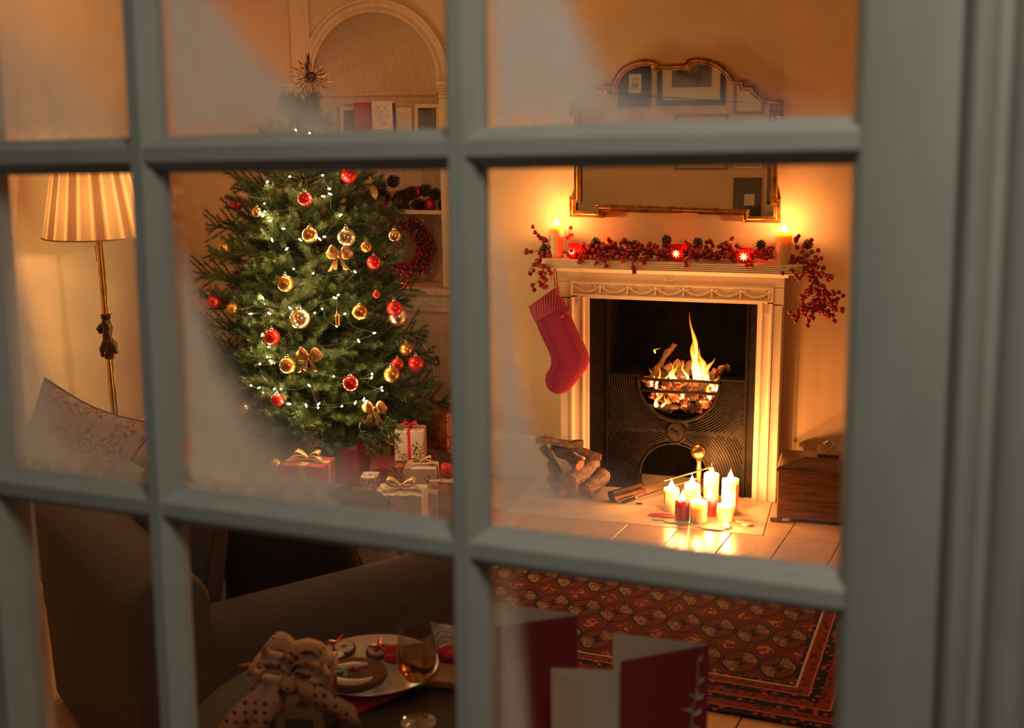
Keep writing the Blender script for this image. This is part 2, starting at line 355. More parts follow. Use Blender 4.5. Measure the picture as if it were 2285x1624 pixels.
# condensation / frost on the panes (thickness carried by the sheet's own attribute)
mt = bpy.data.materials.new('condensation'); mt.use_nodes = True; nt = mt.node_tree; nt.nodes.clear()
o_ = nd(nt, 'ShaderNodeOutputMaterial'); at = nd(nt, 'ShaderNodeAttribute'); at.attribute_name = 'thickness'
co = objco(nt); n1 = tnoise(nt, co, 9, 4, 0.6); n2 = tnoise(nt, co, 45, 3, 0.6)
f = mth(nt, 'MULTIPLY', at.outputs['Fac'], mth(nt, 'MULTIPLY_ADD', n1, 0.7, mth(nt, 'MULTIPLY_ADD', n2, 0.25, 0.52)), clamp=True)
tr = nd(nt, 'ShaderNodeBsdfTransparent'); df = nd(nt, 'ShaderNodeBsdfDiffuse'); df.inputs[0].default_value = (0.93, 0.96, 1.0, 1)
tl = nd(nt, 'ShaderNodeBsdfTranslucent'); tl.inputs[0].default_value = (0.72, 0.88, 1.0, 1)
m1 = nd(nt, 'ShaderNodeMixShader'); m1.inputs[0].default_value = 0.55; nt.links.new(df.outputs[0], m1.inputs[1]); nt.links.new(tl.outputs[0], m1.inputs[2])
m2 = nd(nt, 'ShaderNodeMixShader'); nt.links.new(f, m2.inputs[0]); nt.links.new(tr.outputs[0], m2.inputs[1]); nt.links.new(m1.outputs[0], m2.inputs[2]); nt.links.new(m2.outputs[0], o_.inputs[0])
M['fog'] = mt

# fire
mt = bpy.data.materials.new('fire_flame'); mt.use_nodes = True; nt = mt.node_tree; nt.nodes.clear()
o_ = nd(nt, 'ShaderNodeOutputMaterial'); tc = nd(nt, 'ShaderNodeTexCoord'); sx = nd(nt, 'ShaderNodeSeparateXYZ'); nt.links.new(tc.outputs['Generated'], sx.inputs[0])
lw = nd(nt, 'ShaderNodeLayerWeight'); lw.inputs[0].default_value = 0.35
core = mth(nt, 'SUBTRACT', 1.0, lw.outputs['Facing'])
hot = mth(nt, 'MULTIPLY', core, mth(nt, 'SUBTRACT', 1.15, sx.outputs['Z']), clamp=True)
cr = nd(nt, 'ShaderNodeValToRGB'); cr.color_ramp.elements[0].position = 0.1; cr.color_ramp.elements[0].color = (0.9, 0.09, 0.0, 1)
cr.color_ramp.elements[1].position = 0.95; cr.color_ramp.elements[1].color = (1, 0.80, 0.28, 1)
e = cr.color_ramp.elements.new(0.45); e.color = (1.0, 0.33, 0.02, 1); nt.links.new(hot, cr.inputs[0])
em = nd(nt, 'ShaderNodeEmission'); nt.links.new(cr.outputs[0], em.inputs[0]); nt.links.new(mth(nt, 'MULTIPLY_ADD', hot, 5.0, 0.7), em.inputs[1])
tr = nd(nt, 'ShaderNodeBsdfTransparent'); mx = nd(nt, 'ShaderNodeMixShader')
nt.links.new(mth(nt, 'MULTIPLY', mth(nt, 'POWER', core, 0.8), 0.95, clamp=True), mx.inputs[0]); nt.links.new(tr.outputs[0], mx.inputs[1]); nt.links.new(em.outputs[0], mx.inputs[2]); nt.links.new(mx.outputs[0], o_.inputs[0])
M['fire'] = mt
def ember(name, lo, hi, strength, base):
    mt, nt, b = newmat(name); co = objco(nt); f = tnoise(nt, co, 26, 5, 0.65)
    r = nd(nt, 'ShaderNodeMapRange'); r.inputs[1].default_value = lo; r.inputs[2].default_value = hi; nt.links.new(f, r.inputs[0])
    cr = nd(nt, 'ShaderNodeValToRGB'); cr.color_ramp.elements[0].color = (0.25, 0.01, 0, 1); cr.color_ramp.elements[1].color = (1, 0.42, 0.07, 1)
    e = cr.color_ramp.elements.new(0.5); e.color = (1, 0.10, 0.01, 1); nt.links.new(r.outputs[0], cr.inputs[0])
    nt.links.new(cr.outputs[0], b.inputs['Emission Color']); nt.links.new(mth(nt, 'MULTIPLY', mth(nt, 'POWER', r.outputs[0], 1.6), strength), b.inputs['Emission Strength'])
    b.inputs['Base Color'].default_value = (*base, 1); b.inputs['Roughness'].default_value = 0.9; bump(nt, b, f, 0.8, 0.01); return mt
M['ember'] = ember('glowing_embers', 0.42, 0.72, 5.0, (0.05, 0.03, 0.025))
M['charred'] = ember('charred_log', 0.52, 0.78, 3.5, (0.10, 0.06, 0.045))
M['ash'] = noisy('ash', (0.20, 0.16, 0.13), (0.06, 0.045, 0.035), 40, 0.95, bs=0.8)

# floorboards
mt, nt, b = newmat('floorboard'); co = objco(nt, (1, 1, 1)); oi = nd(nt, 'ShaderNodeObjectInfo')
cs = nd(nt, 'ShaderNodeMapping'); cs.inputs['Scale'].default_value = (26, 1.6, 26); nt.links.new(co, cs.inputs[0])
va = nd(nt, 'ShaderNodeVectorMath', operation='ADD'); nt.links.new(cs.outputs[0], va.inputs[0])
mu = nd(nt, 'ShaderNodeVectorMath', operation='SCALE'); cb = nd(nt, 'ShaderNodeCombineXYZ'); nt.links.new(oi.outputs['Random'], cb.inputs[1]); nt.links.new(cb.outputs[0], mu.inputs[0]); mu.inputs['Scale'].default_value = 40
nt.links.new(mu.outputs[0], va.inputs[1]); f = tnoise(nt, va.outputs[0], 1.3, 6, 0.6)
c1 = mixc(nt, f, (0.42, 0.26, 0.15), (0.66, 0.44, 0.27)); c2 = mixc(nt, mth(nt, 'MULTIPLY', oi.outputs['Random'], 0.35), c1, (0.34, 0.19, 0.10))
nt.links.new(c2, b.inputs['Base Color']); b.inputs['Roughness'].default_value = 0.30; bump(nt, b, f, 0.35, 0.002); M['board'] = mt

# bokhara rug
def rug_material(HX, HY):
    mt, nt, b = newmat('bokhara_rug'); tc = nd(nt, 'ShaderNodeTexCoord'); sx = nd(nt, 'ShaderNodeSeparateXYZ'); nt.links.new(tc.outputs['Object'], sx.inputs[0])
    X, Y = sx.outputs[0], sx.outputs[1]
    A = lambda op, a, b_=None, c=None: mth(nt, op, a, b_, c)
    ex = A('SUBTRACT', HX, A('ABSOLUTE', X)); ey = A('SUBTRACT', HY, A('ABSOLUTE', Y)); e = A('MINIMUM', ex, ey)
    ang = 0.0
    PX, PY = 0.141, 0.262
    def cell(ox, oy):
        fx = A('SUBTRACT', A('FRACT', A('ADD', A('DIVIDE', X, PX), ox)), 0.5)
        fy = A('SUBTRACT', A('FRACT', A('ADD', A('DIVIDE', Y, PY), oy)), 0.5)
        return fx, fy
    fx, fy = cell(0.12, 0.5)
    ax = A('MULTIPLY', A('ABSOLUTE', fx), 2.15); ay = A('MULTIPLY', A('ABSOLUTE', fy), 2.9)
    octd = A('MAXIMUM', A('MAXIMUM', ax, ay), A('MULTIPLY', A('ADD', ax, ay), 0.72))
    gul = A('LESS_THAN', octd, 0.93); ring = A('MULTIPLY', A('GREATER_THAN', octd, 0.93), A('LESS_THAN', octd, 1.04))
    inner = A('LESS_THAN', octd, 0.34)
    quad = A('GREATER_THAN', A('MULTIPLY', fx, fy), 0.0)
    spk = A('GREATER_THAN', tnoise(nt, objco(nt), 85, 2, 0.7), 0.50)
    fx2, fy2 = cell(0.62, 0.0)
    d2 = A('ADD', A('MULTIPLY', A('ABSOLUTE', fx2), 1.0), A('MULTIPLY', A('ABSOLUTE', fy2), 1.6))
    small = A('MULTIPLY', A('LESS_THAN', d2, 0.30), A('GREATER_THAN', tnoise(nt, objco(nt), 70, 1), 0.55))
    lines = A('MAXIMUM', A('LESS_THAN', A('ABSOLUTE', fx), 0.012), A('LESS_THAN', A('ABSOLUTE', fy), 0.010))
    red, navy, cream, rust = (0.105, 0.020, 0.020), (0.012, 0.011, 0.028), (0.25, 0.18, 0.16), (0.14, 0.035, 0.022)
    c = mixc(nt, small, red, (0.42, 0.15, 0.09))
    c = mixc(nt, A('MULTIPLY', gul, quad), c, mixc(nt, spk, cream, (0.14, 0.05, 0.03)))
    c = mixc(nt, A('MULTIPLY', gul, A('SUBTRACT', 1.0, quad)), c, mixc(nt, spk, rust, (0.10, 0.02, 0.02)))
    c = mixc(nt, inner, c, mixc(nt, quad, navy, rust))
    c = mixc(nt, ring, c, navy); c = mixc(nt, lines, c, navy)
    # borders
    vo = nd(nt, 'ShaderNodeTexVoronoi'); vo.inputs['Scale'].default_value = 34; nt.links.new(tc.outputs['Object'], vo.inputs['Vector'])
    dots = A('LESS_THAN', vo.outputs['Distance'], 0.36)
    stripe = A('FRACT', A('DIVIDE', e, 0.085))
    bc = mixc(nt, dots, navy, (0.30, 0.06, 0.05)); bc2 = mixc(nt, dots, (0.20, 0.03, 0.025), (0.05, 0.02, 0.03))
    bc = mixc(nt, A('GREATER_THAN', stripe, 0.5), bc, bc2)
    bc = mixc(nt, A('LESS_THAN', A('ABSOLUTE', A('SUBTRACT', stripe, 0.5)), 0.04), bc, (0.42, 0.14, 0.11))
    bc = mixc(nt, A('LESS_THAN', A('ABSOLUTE', A('SUBTRACT', e, 0.262)), 0.005), bc, (0.5, 0.38, 0.32))
    c = mixc(nt, A('LESS_THAN', e, 0.28), c, bc)
    nt.links.new(c, b.inputs['Base Color']); b.inputs['Roughness'].default_value = 0.95; b.inputs['Specular IOR Level'].default_value = 0.1
    bump(nt, b, tnoise(nt, objco(nt), 300, 2), 0.5, 0.002); return mt

# ================================================================== WINDOW (sash seen from outside)
wh = V((-4750 - CXP, CYP - 450, F_PX)); wv = V((143.0, -17988.0, F_PX))
cu = (-wh).normalized(); cv = -wv; cv = (cv - cu * cv.dot(cu)).normalized()
w2 = lambda c: RGT * c.x + UPV * c.y + FWD * c.z
WU, WVv = w2(cu), w2(cv); WN = WVv.cross(WU)          # WN points into the room
if WN.y < 0: WN = -WN
d0 = ray(1010, 735); WO = CAM + d0 * (1.25 / d0.dot(FWD))
WM = Matrix((WU, WN, WVv)).transposed().to_4x4(); WM.translation = WO
win = bpy.data.objects.new('window_1', None); COL.objects.link(win); win.matrix_world = WM; win['kind'] = 'structure'
win['label'] = 'multi-pane window painted grey-white, seen from outside'
HB, FB, DP = 0.021, 0.008, 0.034      # half width at glass, half width of front bead, depth
VC = [-0.407, 0.006]                  # vertical bar centres
HC = [0.1835, -0.234]                 # horizontal bar centres
UL, UR, VB, VT = -0.675, 0.402, -0.66, 0.60
def bar_profile():
    return [(-HB, DP), (-HB, DP * 0.62), (-HB * 0.80, DP * 0.55), (-HB * 0.72, DP * 0.30), (-FB * 1.3, DP * 0.16), (-FB, 0), (FB, 0), (FB * 1.3, DP * 0.16), (HB * 0.72, DP * 0.30), (HB * 0.80, DP * 0.55), (HB, DP * 0.62), (HB, DP)]
def bar_mesh(length):
    b = MB(); pr = bar_profile()
    b.loft([[V((x, y, z)) for x, y in pr] for z in (0, length)]); return b.mesh('glazing_bar', M['frame'], 50)
vb = bar_mesh(VT - VB)
for c in VC: link('glazing_bar', vb, win, (c, 0, VB))
for c in HC:
    xs = [UL, VC[0] - 0.006, VC[1] - 0.006, UR]
    for i in range(3):
        x0 = xs[i] + (0.0 if i == 0 else 0.012); x1 = xs[i + 1]
        link('glazing_bar', bar_mesh(x1 - x0), win, (x0, 0.0015, c), (0, PI / 2, 0))
# sash stiles and rails
def sash(name, prof, horizontal, a0, a1):
    b = MB()
    if horizontal: b.loft([[V((a, y, p)) for p, y in prof] for a in (a0, a1)])
    else: b.loft([[V((p, y, a)) for p, y in prof] for a in (a0, a1)])
    return b.build(name, M['frame'], win, 50)
sash('stile', [(UR - 0.010, DP), (UR - 0.008, 0.014), (UR, 0.004), (UR + 0.004, 0), (0.482, 0), (0.486, 0.006), (0.486, DP + 0.02), (UR - 0.01, DP + 0.02)], False, VB - 0.08, VT + 0.07)
sash('stile', [(UL + 0.010, DP), (UL + 0.004, 0.008), (UL, 0), (UL - 0.07, 0), (UL - 0.07, DP + 0.02), (UL + 0.01, DP + 0.02)], False, VB - 0.08, VT + 0.07)
sash('bottom_rail', [(VB + 0.008, DP), (VB, 0), (VB - 0.08, 0), (VB - 0.08, DP + 0.02), (VB + 0.008, DP + 0.02)], True, UL, UR + 0.002)
sash('top_rail', [(VT - 0.008, DP), (VT, 0), (VT + 0.07, 0), (VT + 0.07, DP + 0.02), (VT - 0.008, DP + 0.02)], True, UL, UR + 0.002)
# outer box frame with mouldings
sash('outer_frame', [(0.488, 0.03), (0.488, -0.012), (0.496, -0.020), (0.506, -0.014), (0.512, 0.004), (0.522, 0.006), (0.526, -0.010), (0.534, -0.022), (0.548, -0.026), (0.556, -0.020), (0.560, -0.004), (0.572, -0.002), (0.578, -0.020), (0.60, -0.030), (0.66, -0.030), (0.66, 0.12), (0.488, 0.12)], False, VB - 0.14, VT + 0.12)
sash('outer_frame', [(UL - 0.072, 0.03), (UL - 0.075, -0.02), (UL - 0.17, -0.03), (UL - 0.17, 0.12), (UL - 0.072, 0.12)], False, VB - 0.14, VT + 0.12)
sash('outer_frame', [(VT + 0.072, 0.03), (VT + 0.075, -0.02), (VT + 0.14, -0.03), (VT + 0.14, 0.12), (VT + 0.072, 0.12)], True, UL - 0.17, 0.66)
sash('sill', [(VB - 0.082, 0.03), (VB - 0.085, -0.06), (VB - 0.12, -0.07), (VB - 0.15, -0.05), (VB - 0.15, 0.12), (VB - 0.082, 0.12)], True, UL - 0.17, 0.66)
# panes with condensation
def smooth(a, b, x):
    t = max(0.0, min(1.0, (x - a) / (b - a))); return t * t * (3 - 2 * t)
colsx = [(UL, VC[0] - HB), (VC[0] + HB, VC[1] - HB), (VC[1] + HB, UR - 0.008)]
rowsz = [(HC[0] + HB, VT), (HC[1] + HB, HC[0] - HB), (VB, HC[1] - HB)]
def interp(tab, x):
    if x <= tab[0][0]: return tab[0][1]
    for (a, fa), (c, fc) in zip(tab, tab[1:]):
        if x <= c: return fa + (fc - fa) * (x - a) / (c - a)
    return tab[-1][1]
# for each pane: table s -> height t (0 bottom, 1 top) under which the fog sits; edge softness; strength; left strip
FOG = {
 (0, 0): dict(tab=[(0, .9), (.3, .8), (.6, .42), (.8, .15), (1, -.1)], soft=.55, k=.72),
 (0, 1): dict(tab=[(0, 1.6), (.14, 1.05), (.22, .80), (.35, .46), (.5, .20), (.67, .06), (.8, -.04), (1, -.2)], soft=.24, k=.90),
 (0, 2): dict(tab=[(0, 1.5), (.10, 1.15), (.2, .95), (.26, .55), (.36, .18), (.5, .03), (.75, -.04), (1, -.15)], soft=.30, k=.88),
 (1, 0): dict(tab=[(0, .9), (.15, .72), (.25, .40), (.4, .14), (.6, .06), (1, -.02)], soft=.30, k=.82),
 (1, 1): dict(tab=[(0, .74), (.06, .64), (.11, .50), (.18, .34), (.27, .20), (.40, .115), (.55, .06), (.75, .01), (1, -.03)], soft=.20, k=.95),
 (1, 2): dict(tab=[(0, .95), (.05, .70), (.10, .36), (.17, .16), (.26, .10), (.36, .065), (.55, .03), (.8, -.01), (1, -.03)], soft=.18, k=.72),
 (2, 0): None, (2, 1): None,
 (2, 2): dict(tab=[(0, 1.2), (.04, 1.1), (.10, .6), (.15, -.1), (.3, -.5), (1, -.6)], soft=.45, k=.55),
}
for ri, (z0, z1) in enumerate(rowsz):
    for ci, (x0, x1) in enumerate(colsx):
        g = MB().box(x0 - 0.004, x1 + 0.004, DP + 0.001, DP + 0.004, z0 - 0.004, z1 + 0.004).build('glass_pane', M['pane'], win, 0)
        fp = FOG[(ri, ci)]
        if not fp: continue
        NX, NZ = 56, 56; vs = []; th = []
        for j in range(NZ + 1):
            for i in range(NX + 1):
                s, t = i / NX, j / NZ
                # row 0 shows only its lower part in the picture; its table is in units of the visible height
                tt = t * ((z1 - z0) / 0.165) if ri == 0 else t
                wob = 0.035 * noise.noise(V((s * 5 + ci * 7, t * 5 + ri * 3, 0)))
                h = interp(fp['tab'], s) + wob
                a = 1 - smooth(h - fp['soft'] * 0.7, h + fp['soft'] * 1.0, tt)
                # feathered frost crystals along the lower edge, a clear rim beside the bars
                rim = smooth(0.0, 0.045, s) * 0.75 + 0.25
                fr = 0.6 + 0.8 * max(0, noise.noise(V((s * 22 + ci, t * 30, 5)))) * (1 - smooth(0.0, 0.25, t)) + 0.4 * smooth(0, .06, t)
                dd = fp['k'] * a * rim * min(1.0, fr)
                vs.append((x0 + (x1 - x0) * s, DP - 0.0008, z0 + (z1 - z0) * t)); th.append(max(0, min(1, dd)))
        fs = [(j * (NX + 1) + i, j * (NX + 1) + i + 1, (j + 1) * (NX + 1) + i + 1, (j + 1) * (NX + 1) + i) for j in range(NZ) for i in range(NX)]
        b = MB().add(vs, fs); me = b.mesh('condensation', M['fog'], 60, fix=False)
        at = me.attributes.new('thickness', 'FLOAT', 'POINT'); at.data.foreach_set('value', th)
        link('condensation', me, win)

# ================================================================== ROOM SHELL
XL, XR, YB, YC, ZC = -4.15, 1.7, 0.45, 0.10, 2.95
XCH = -2.12
# window wall: local yaw frame, vertical
wy = math.atan2(WU.y, WU.x)
WW = Matrix.Translation(V((WO.x, WO.y, 0))) @ Matrix.Rotation(wy, 4, 'Z')
b = MB(); o0, o1 = UL - 0.16, 0.65; zb, zt = WO.z + VB - 0.13, WO.z + VT + 0.10
for a in ((-4.2, o0, 0, ZC), (o1, 2.4, 0, ZC), (o0, o1, 0, zb), (o0, o1, zt, ZC)):
    b.box(a[0], a[1], 0.07, 0.20, a[2], a[3], WW)
o = struct(b.build('wall_front', M['wall'], None, 0))
zb -= 0.06
b = MB().box(o0 + 0.01, o1 - 0.01, 0.10, 0.24, zb - 0.05, zb + 0.0, WW).box(-.12, .42, 0.24, 0.47, zb - 0.05, zb + 0.0, WW); o = struct(b.build('trim_1', M['frame'], None, 0, bevel=0.006))
o['label'] = 'deep inner window board'; zb_sill = zb
struct(MB().box(XL - 0.12, XL, -4.7, YB + 0.12, 0, ZC).build('wall_left', M['wall'], None, 0))
struct(MB().box(XR, XR + 0.12, -5.4, YB, 0, ZC).build('wall_right', M['wall'], None, 0))
struct(MB().box(XL - 0.12, XR + 0.12, -5.5, YB + 0.5, ZC, ZC + 0.1).build('ceiling', M['ceiling'], None, 0))
# chimney breast with the fireplace opening
OX0, OX1, OZ = -1.449, -0.570, 1.052
b = MB()
b.box(XCH, OX0, YC, YB, 0, ZC); b.box(OX1, XR, YC, YB + 0.3, 0, ZC); b.box(OX0, OX1, YC, YB, OZ, ZC)
b.box(OX0, OX1, YB, YB + 0.1, 0, ZC)
struct(b.build('wall_back', M['wall'], None, 0))
# alcove wall with round-headed niche
NCX, NR, NZS, NB = -2.80, 0.385, 2.17, 1.0
b = MB()
b.box(XL, NCX - NR, YB, YB + 0.12, 0, ZC); b.box(NCX + NR, XCH + 0.02, YB, YB + 0.12, 0, ZC); b.box(NCX - NR, NCX + NR, YB, YB + 0.12, 0, NB - .02)
n = 40
arc = [(NCX + NR * math.cos(PI * k / n), NZS + NR * math.sin(PI * k / n)) for k in range(n + 1)]
for k in range(n):
    (xa, za), (xb, zb_) = arc[k], arc[k + 1]
    b.add([(xa, YB, za), (xb, YB, zb_), (xb, YB, ZC), (xa, YB, ZC)], [(0, 1, 2, 3)])
struct(b.build('wall_alcove', M['wall'], None, 0))
b = MB(); ND = 0.30       # curved niche back: half ellipse plan + semi dome
rings = []
for k in range(25):
    a = PI * k / 24; rings.append((math.cos(a), math.sin(a)))
body = [[V((NCX + NR * c, YB + ND * s, z)) for c, s in rings] for z in (NB, NZS)]
dome = []
for j in range(1, 13):
    ph = PI / 2 * j / 12
    dome.append([V((NCX + NR * c * math.cos(ph), YB + ND * s * math.cos(ph), NZS + NR * math.sin(ph))) for c, s in rings])
b.loft(body + dome, closed=False, caps=False)
b.add([(NCX - NR, YB, NB), (NCX + NR, YB, NB), (NCX + NR, YB + ND, NB), (NCX - NR, YB + ND, NB)], [(0, 1, 2, 3)])
o = struct(b.build('trim_2', M['cream_wood'], None, 50)); o['label'] = 'curved back of the arched niche'
# niche joinery: archivolt, pilasters, capitals, cornice bead
nt_ = bpy.data.objects.new('trim_3', None); COL.objects.link(nt_); struct(nt_); nt_['label'] = 'arched niche surround with pilasters'
b = MB(); prof = [(0, 0), (0, -0.03), (0.012, -0.036), (0.024, -0.028), (0.03, -0.020), (0.052, -0.020), (0.06, -0.034), (0.074, -0.034), (0.08, 0)]
b.loft([[V((NCX + (NR + p) * math.cos(PI * k / 40), YB + y, NZS + (NR + p) * math.sin(PI * k / 40))) for p, y in prof] for k in range(41)])
b.build('arch_moulding', M['cream_wood'], nt_, 35)
for (x0, x1) in ((NCX + NR, NCX + NR + 0.08), (NCX - NR - 0.20, NCX - NR)):
    MB().box(x0, x1, YB - 0.022, YB, NB, NZS - 0.09).build('pilaster', M['cream_wood'], nt_, 0, bevel=0.004)
    c = MB()
    for dz, ex, hz in ((-0.09, 0.008, 0.018), (-0.072, 0.0, 0.02), (-0.052, 0.014, 0.014), (-0.038, 0.022, 0.016), (-0.022, 0.034, 0.022)):
        c.box(x0 - (ex if x0 < -3 else 0.0), x1 + (ex if x0 > -3 else 0.0), YB - 0.022 - ex, YB, NZS + dz, NZS + dz + hz)
    c.build('capital', M['cream_wood'], nt_, 0, bevel=0.003)
MB().box(-3.315, -3.195, YB - 0.02, YB, NZS, 2.9).build('upper_pilaster', M['cream_wood'], nt_, 0, bevel=0.004)
MB().box(-3.47, NCX - NR - 0.2, YB - 0.012, YB, NB, NZS - 0.01).build('side_panel', M['cream_wood'], nt_, 0, bevel=0.003)
b = MB(); b.loft([[V((NCX + NR * c * f, YB + ND * s * f, z)) for c, s in rings] for f, z in ((0.995, 2.085), (0.965, 2.095), (0.965, 2.105), (0.995, 2.115))], closed=False, caps=False)
b.build('back_bead', M['cream_wood'], nt_, 50)
def niche_shelf(z, t=0.022):
    b = MB(); top = [(NCX + NR * 0.99 * c, YB + ND * 0.98 * s) for c, s in rings]
    rg = [[V((x, y, zz_)) for x, y in top] for zz_ in (z - t, z)]
    return b.loft(rg).build('shelf', M['cream_wood'], nt_, 30)
niche_shelf(1.444); niche_shelf(1.865)
# skirtings
def skirt(name, x0, y0, x1, y1, side=1):
    d = V((x1 - x0, y1 - y0, 0)); L = d.length; mt_ = Matrix.Translation(V((x0, y0, 0))) @ Matrix.Rotation(math.atan2(d.y, d.x), 4, 'Z')
    pr = [(0, 0), (-0.022, 0), (-0.022, 0.19), (-0.016, 0.205), (-0.018, 0.22), (-0.008, 0.235), (0, 0.24)]
    b = MB(); b.loft([[mt_ @ V((a, p, z)) for p, z in pr] for a in (0, L)]); return struct(b.build(name, M['white'], None, 30))
skirt('baseboard_left', XL, -4.6, XL, YB); skirt('baseboard_alcove', XL + .03, YB, -3.49, YB); skirt('baseboard_back', XCH, YC, -1.605, YC); skirt('baseboard_right', -0.44, YC, XR, YC)

# floor: sub-floor and boards
fl = struct(MB().box(XL, XR, -5.2, YB + 0.3, -0.06, -0.022).build('floor', M['soot'], None, 0))
ROT = math.radians(-8.5)
Rm = Matrix.Rotation(ROT, 4, 'Z')
def clip_poly(poly, x0, x1, y0, y1):
    def cl(ps, f, g):
        out = []
        for i in range(len(ps)):
            a, c = ps[i - 1], ps[i]
            fa, fc = f(a), f(c)
            if (fa >= 0) != (fc >= 0): t = fa / (fa - fc); out.append((a[0] + (c[0] - a[0]) * t, a[1] + (c[1] - a[1]) * t))
            if fc >= 0: out.append(c)
        return out
    for f in (lambda p: p[0] - x0, lambda p: x1 - p[0], lambda p: p[1] - y0, lambda p: y1 - p[1]):
        poly = cl(poly, f, None)
        if len(poly) < 3: return []
    return poly
rr = random.Random(5)
bw = 0.252
# board joints pass through (-0.61,-0.517)
pj = Rm.inverted() @ V((-0.613, -0.517, 0)); off = pj.x % bw
x = -6.0 + off - ((-6.0) % bw)
while x < 3.2:
    ys = [-7.5]; y = -7.5 + rr.uniform(0.5, 2.5)
    while y < 2.5:
        ys.append(y); y += rr.uniform(1.5, 3.0)
    ys.append(2.6)
    for ya, yb in zip(ys, ys[1:]):
        q = [Rm @ V(p) for p in ((x + .0022, ya + .002, 0), (x + bw - .0022, ya + .002, 0), (x + bw - .0022, yb - .002, 0), (x + .0022, yb - .002, 0))]
        poly = clip_poly([(p.x, p.y) for p in q], XL + .002, XR - .002, -5.1, YB - .002)
        if len(poly) < 3: continue
        # keep clear of the hearth stone and the chimney
        for sub in ((XL, -1.77, -0.505, 1), (-1.77, -0.462, -9, -0.505), (-0.462, XR, -0.505, 1), (XL, XR, -9, -0.505)):
            pass
        regions = [(XL, XR, -5.1, -0.507), (XL, -1.772, -0.507, YB), (-0.460, XR, -0.507, YC)]
        for (a0, a1, b0, b1) in regions:
            pp = clip_poly(poly, a0, a1, b0, b1)
            if len(pp) < 3: continue
            ar = abs(sum(pp[i - 1][0] * pp[i][1] - pp[i][0] * pp[i - 1][1] for i in range(len(pp)))) / 2
            if ar < 0.002: continue
            inv = Rm.inverted(); dz = rr.uniform(-0.0012, 0.0)
            loc = [inv @ V((px_, py_, 0)) for px_, py_ in pp]; c0 = V((x + bw / 2, (ya + yb) / 2, 0))
            loc = [p - c0 for p in loc]
            b = MB(); b.loft([[V((p.x, p.y, z)) for p in loc] for z in (-0.022, -0.001)])
            o = b.build('floorboard', M['board'], fl, 0, bevel=0.0015, seg=1)
            o.location = Rm @ c0 + V((0, 0, dz)); o.rotation_euler = (0, 0, ROT)
    x += bw
hs = MB().box(-1.77, -0.462, -0.505, 0.36, -0.03, 0.0).build('hearth_stone', M['ring_stone'], None, 0, bevel=0.003)
tag(hs, 'pale stone hearth slab set flush in the floor before the fireplace', 'hearth')

# ================================================================== FIREPLACE SURROUND
fpx = thing('fireplace_surround', 'cream painted fireplace surround with swag frieze and reeded mantel shelf', 'fireplace', (-1.0095, 0.05, 0))
IF = Matrix.Translation(V((1.0095, -0.05, 0)))    # world -> local
def fpart(b, name, mt_=None, bevel=0, smooth=35, **kw):
    b.v = [tuple(IF @ V(p)) for p in b.v]; return b.build(name, mt_ or M['white'], fpx, smooth, bevel=bevel, **kw)
SX0, SX1 = -1.604, -0.440
# shelf with reeded, round-cornered edge
x0, x1, y0, y1, zt_, zb_ = -1.668, -0.352, -0.125, YC - 0.001, 1.262, 1.214
prf = [(0, zb_)]
nre = 5; hh = (zt_ - zb_) / nre
prof = []
for k in range(nre):
    for a in (-70, -35, 0, 35, 70):
        prof.append((0.007 * math.cos(math.radians(a)) - 0.001, zb_ + hh * (k + 0.5) + hh * 0.48 * math.sin(math.radians(a))))
def shelf_outline(off):
    r = 0.035; pts = [(x0 - off, y1)]
    for k in range(7): a = PI + PI / 2 * k / 6; pts.append((x0 + r + (r + off) * math.cos(a), y0 + r + (r + off) * math.sin(a)))
    for k in range(7): a = 1.5 * PI + PI / 2 * k / 6; pts.append((x1 - r + (r + off) * math.cos(a), y0 + r + (r + off) * math.sin(a)))
    pts.append((x1 + off, y1)); return pts
b = MB(); rgs = [[V((px_, py_, z)) for px_, py_ in shelf_outline(o_)] for o_, z in [(-0.01, zb_)] + prof + [(-0.004, zt_)]]
b.loft(rgs); fpart(b, 'mantel_shelf', smooth=50)
# bed mould under shelf
b = MB(); pr = [(YC, 1.216), (-0.085, 1.216), (-0.075, 1.206), (-0.03, 1.196), (-0.012, 1.182), (YC, 1.182)]
b.loft([[V((xx, y, z)) for y, z in pr] for xx in (SX0 - 0.02, SX1 + 0.02)]); fpart(b, 'bed_moulding')
# outer architrave: plain flat with raised bead towards the inner panel
def jamb(xo, xi):      # xo outer, xi opening edge
    s = 1 if xi > xo else -1; b = MB()
    pr = [(0, YC), (0, 0.008), (0.008, 0.0), (0.058, 0.0), (0.062, -0.008), (0.072, -0.008), (0.076, 0.010), (0.082, 0.014), (0.118, 0.014), (0.122, 0.006), (0.130, 0.006), (0.133, 0.018), (0.155, 0.018), (0.155, YC)]
    w = abs(xi - xo); pr = [(xo + s * p * w / 0.155, y) for p, y in pr]
    b.loft([[V((px_, py_, z)) for px_, py_ in pr] for z in (0.0, 1.045)]); return fpart(b, 'jamb')
jamb(SX0, OX0); jamb(SX1, OX1)
b = MB(); b.box(SX0, SX1, 0.0, YC, 1.128, 1.184); b.box(SX0, SX0 + 0.062, 0.0, YC, 1.04, 1.13); b.box(SX1 - 0.052, SX1, 0.0, YC, 1.04, 1.13)
fpart(b, 'fascia_board')
b = MB(); b.box(SX0 + 0.060, SX1 - 0.05, 0.012, YC, 1.062, 1.13); fpart(b, 'frieze_panel')
b = MB(); b.box(SX0 + 0.06, SX1 - 0.05, -0.008, 0.03, 1.120, 1.130); b.box(SX0 + 0.06, SX0 + 0.072, -0.006, 0.03, 1.055, 1.125); b.box(SX1 - 0.062, SX1 - 0.05, -0.006, 0.03, 1.055, 1.125)
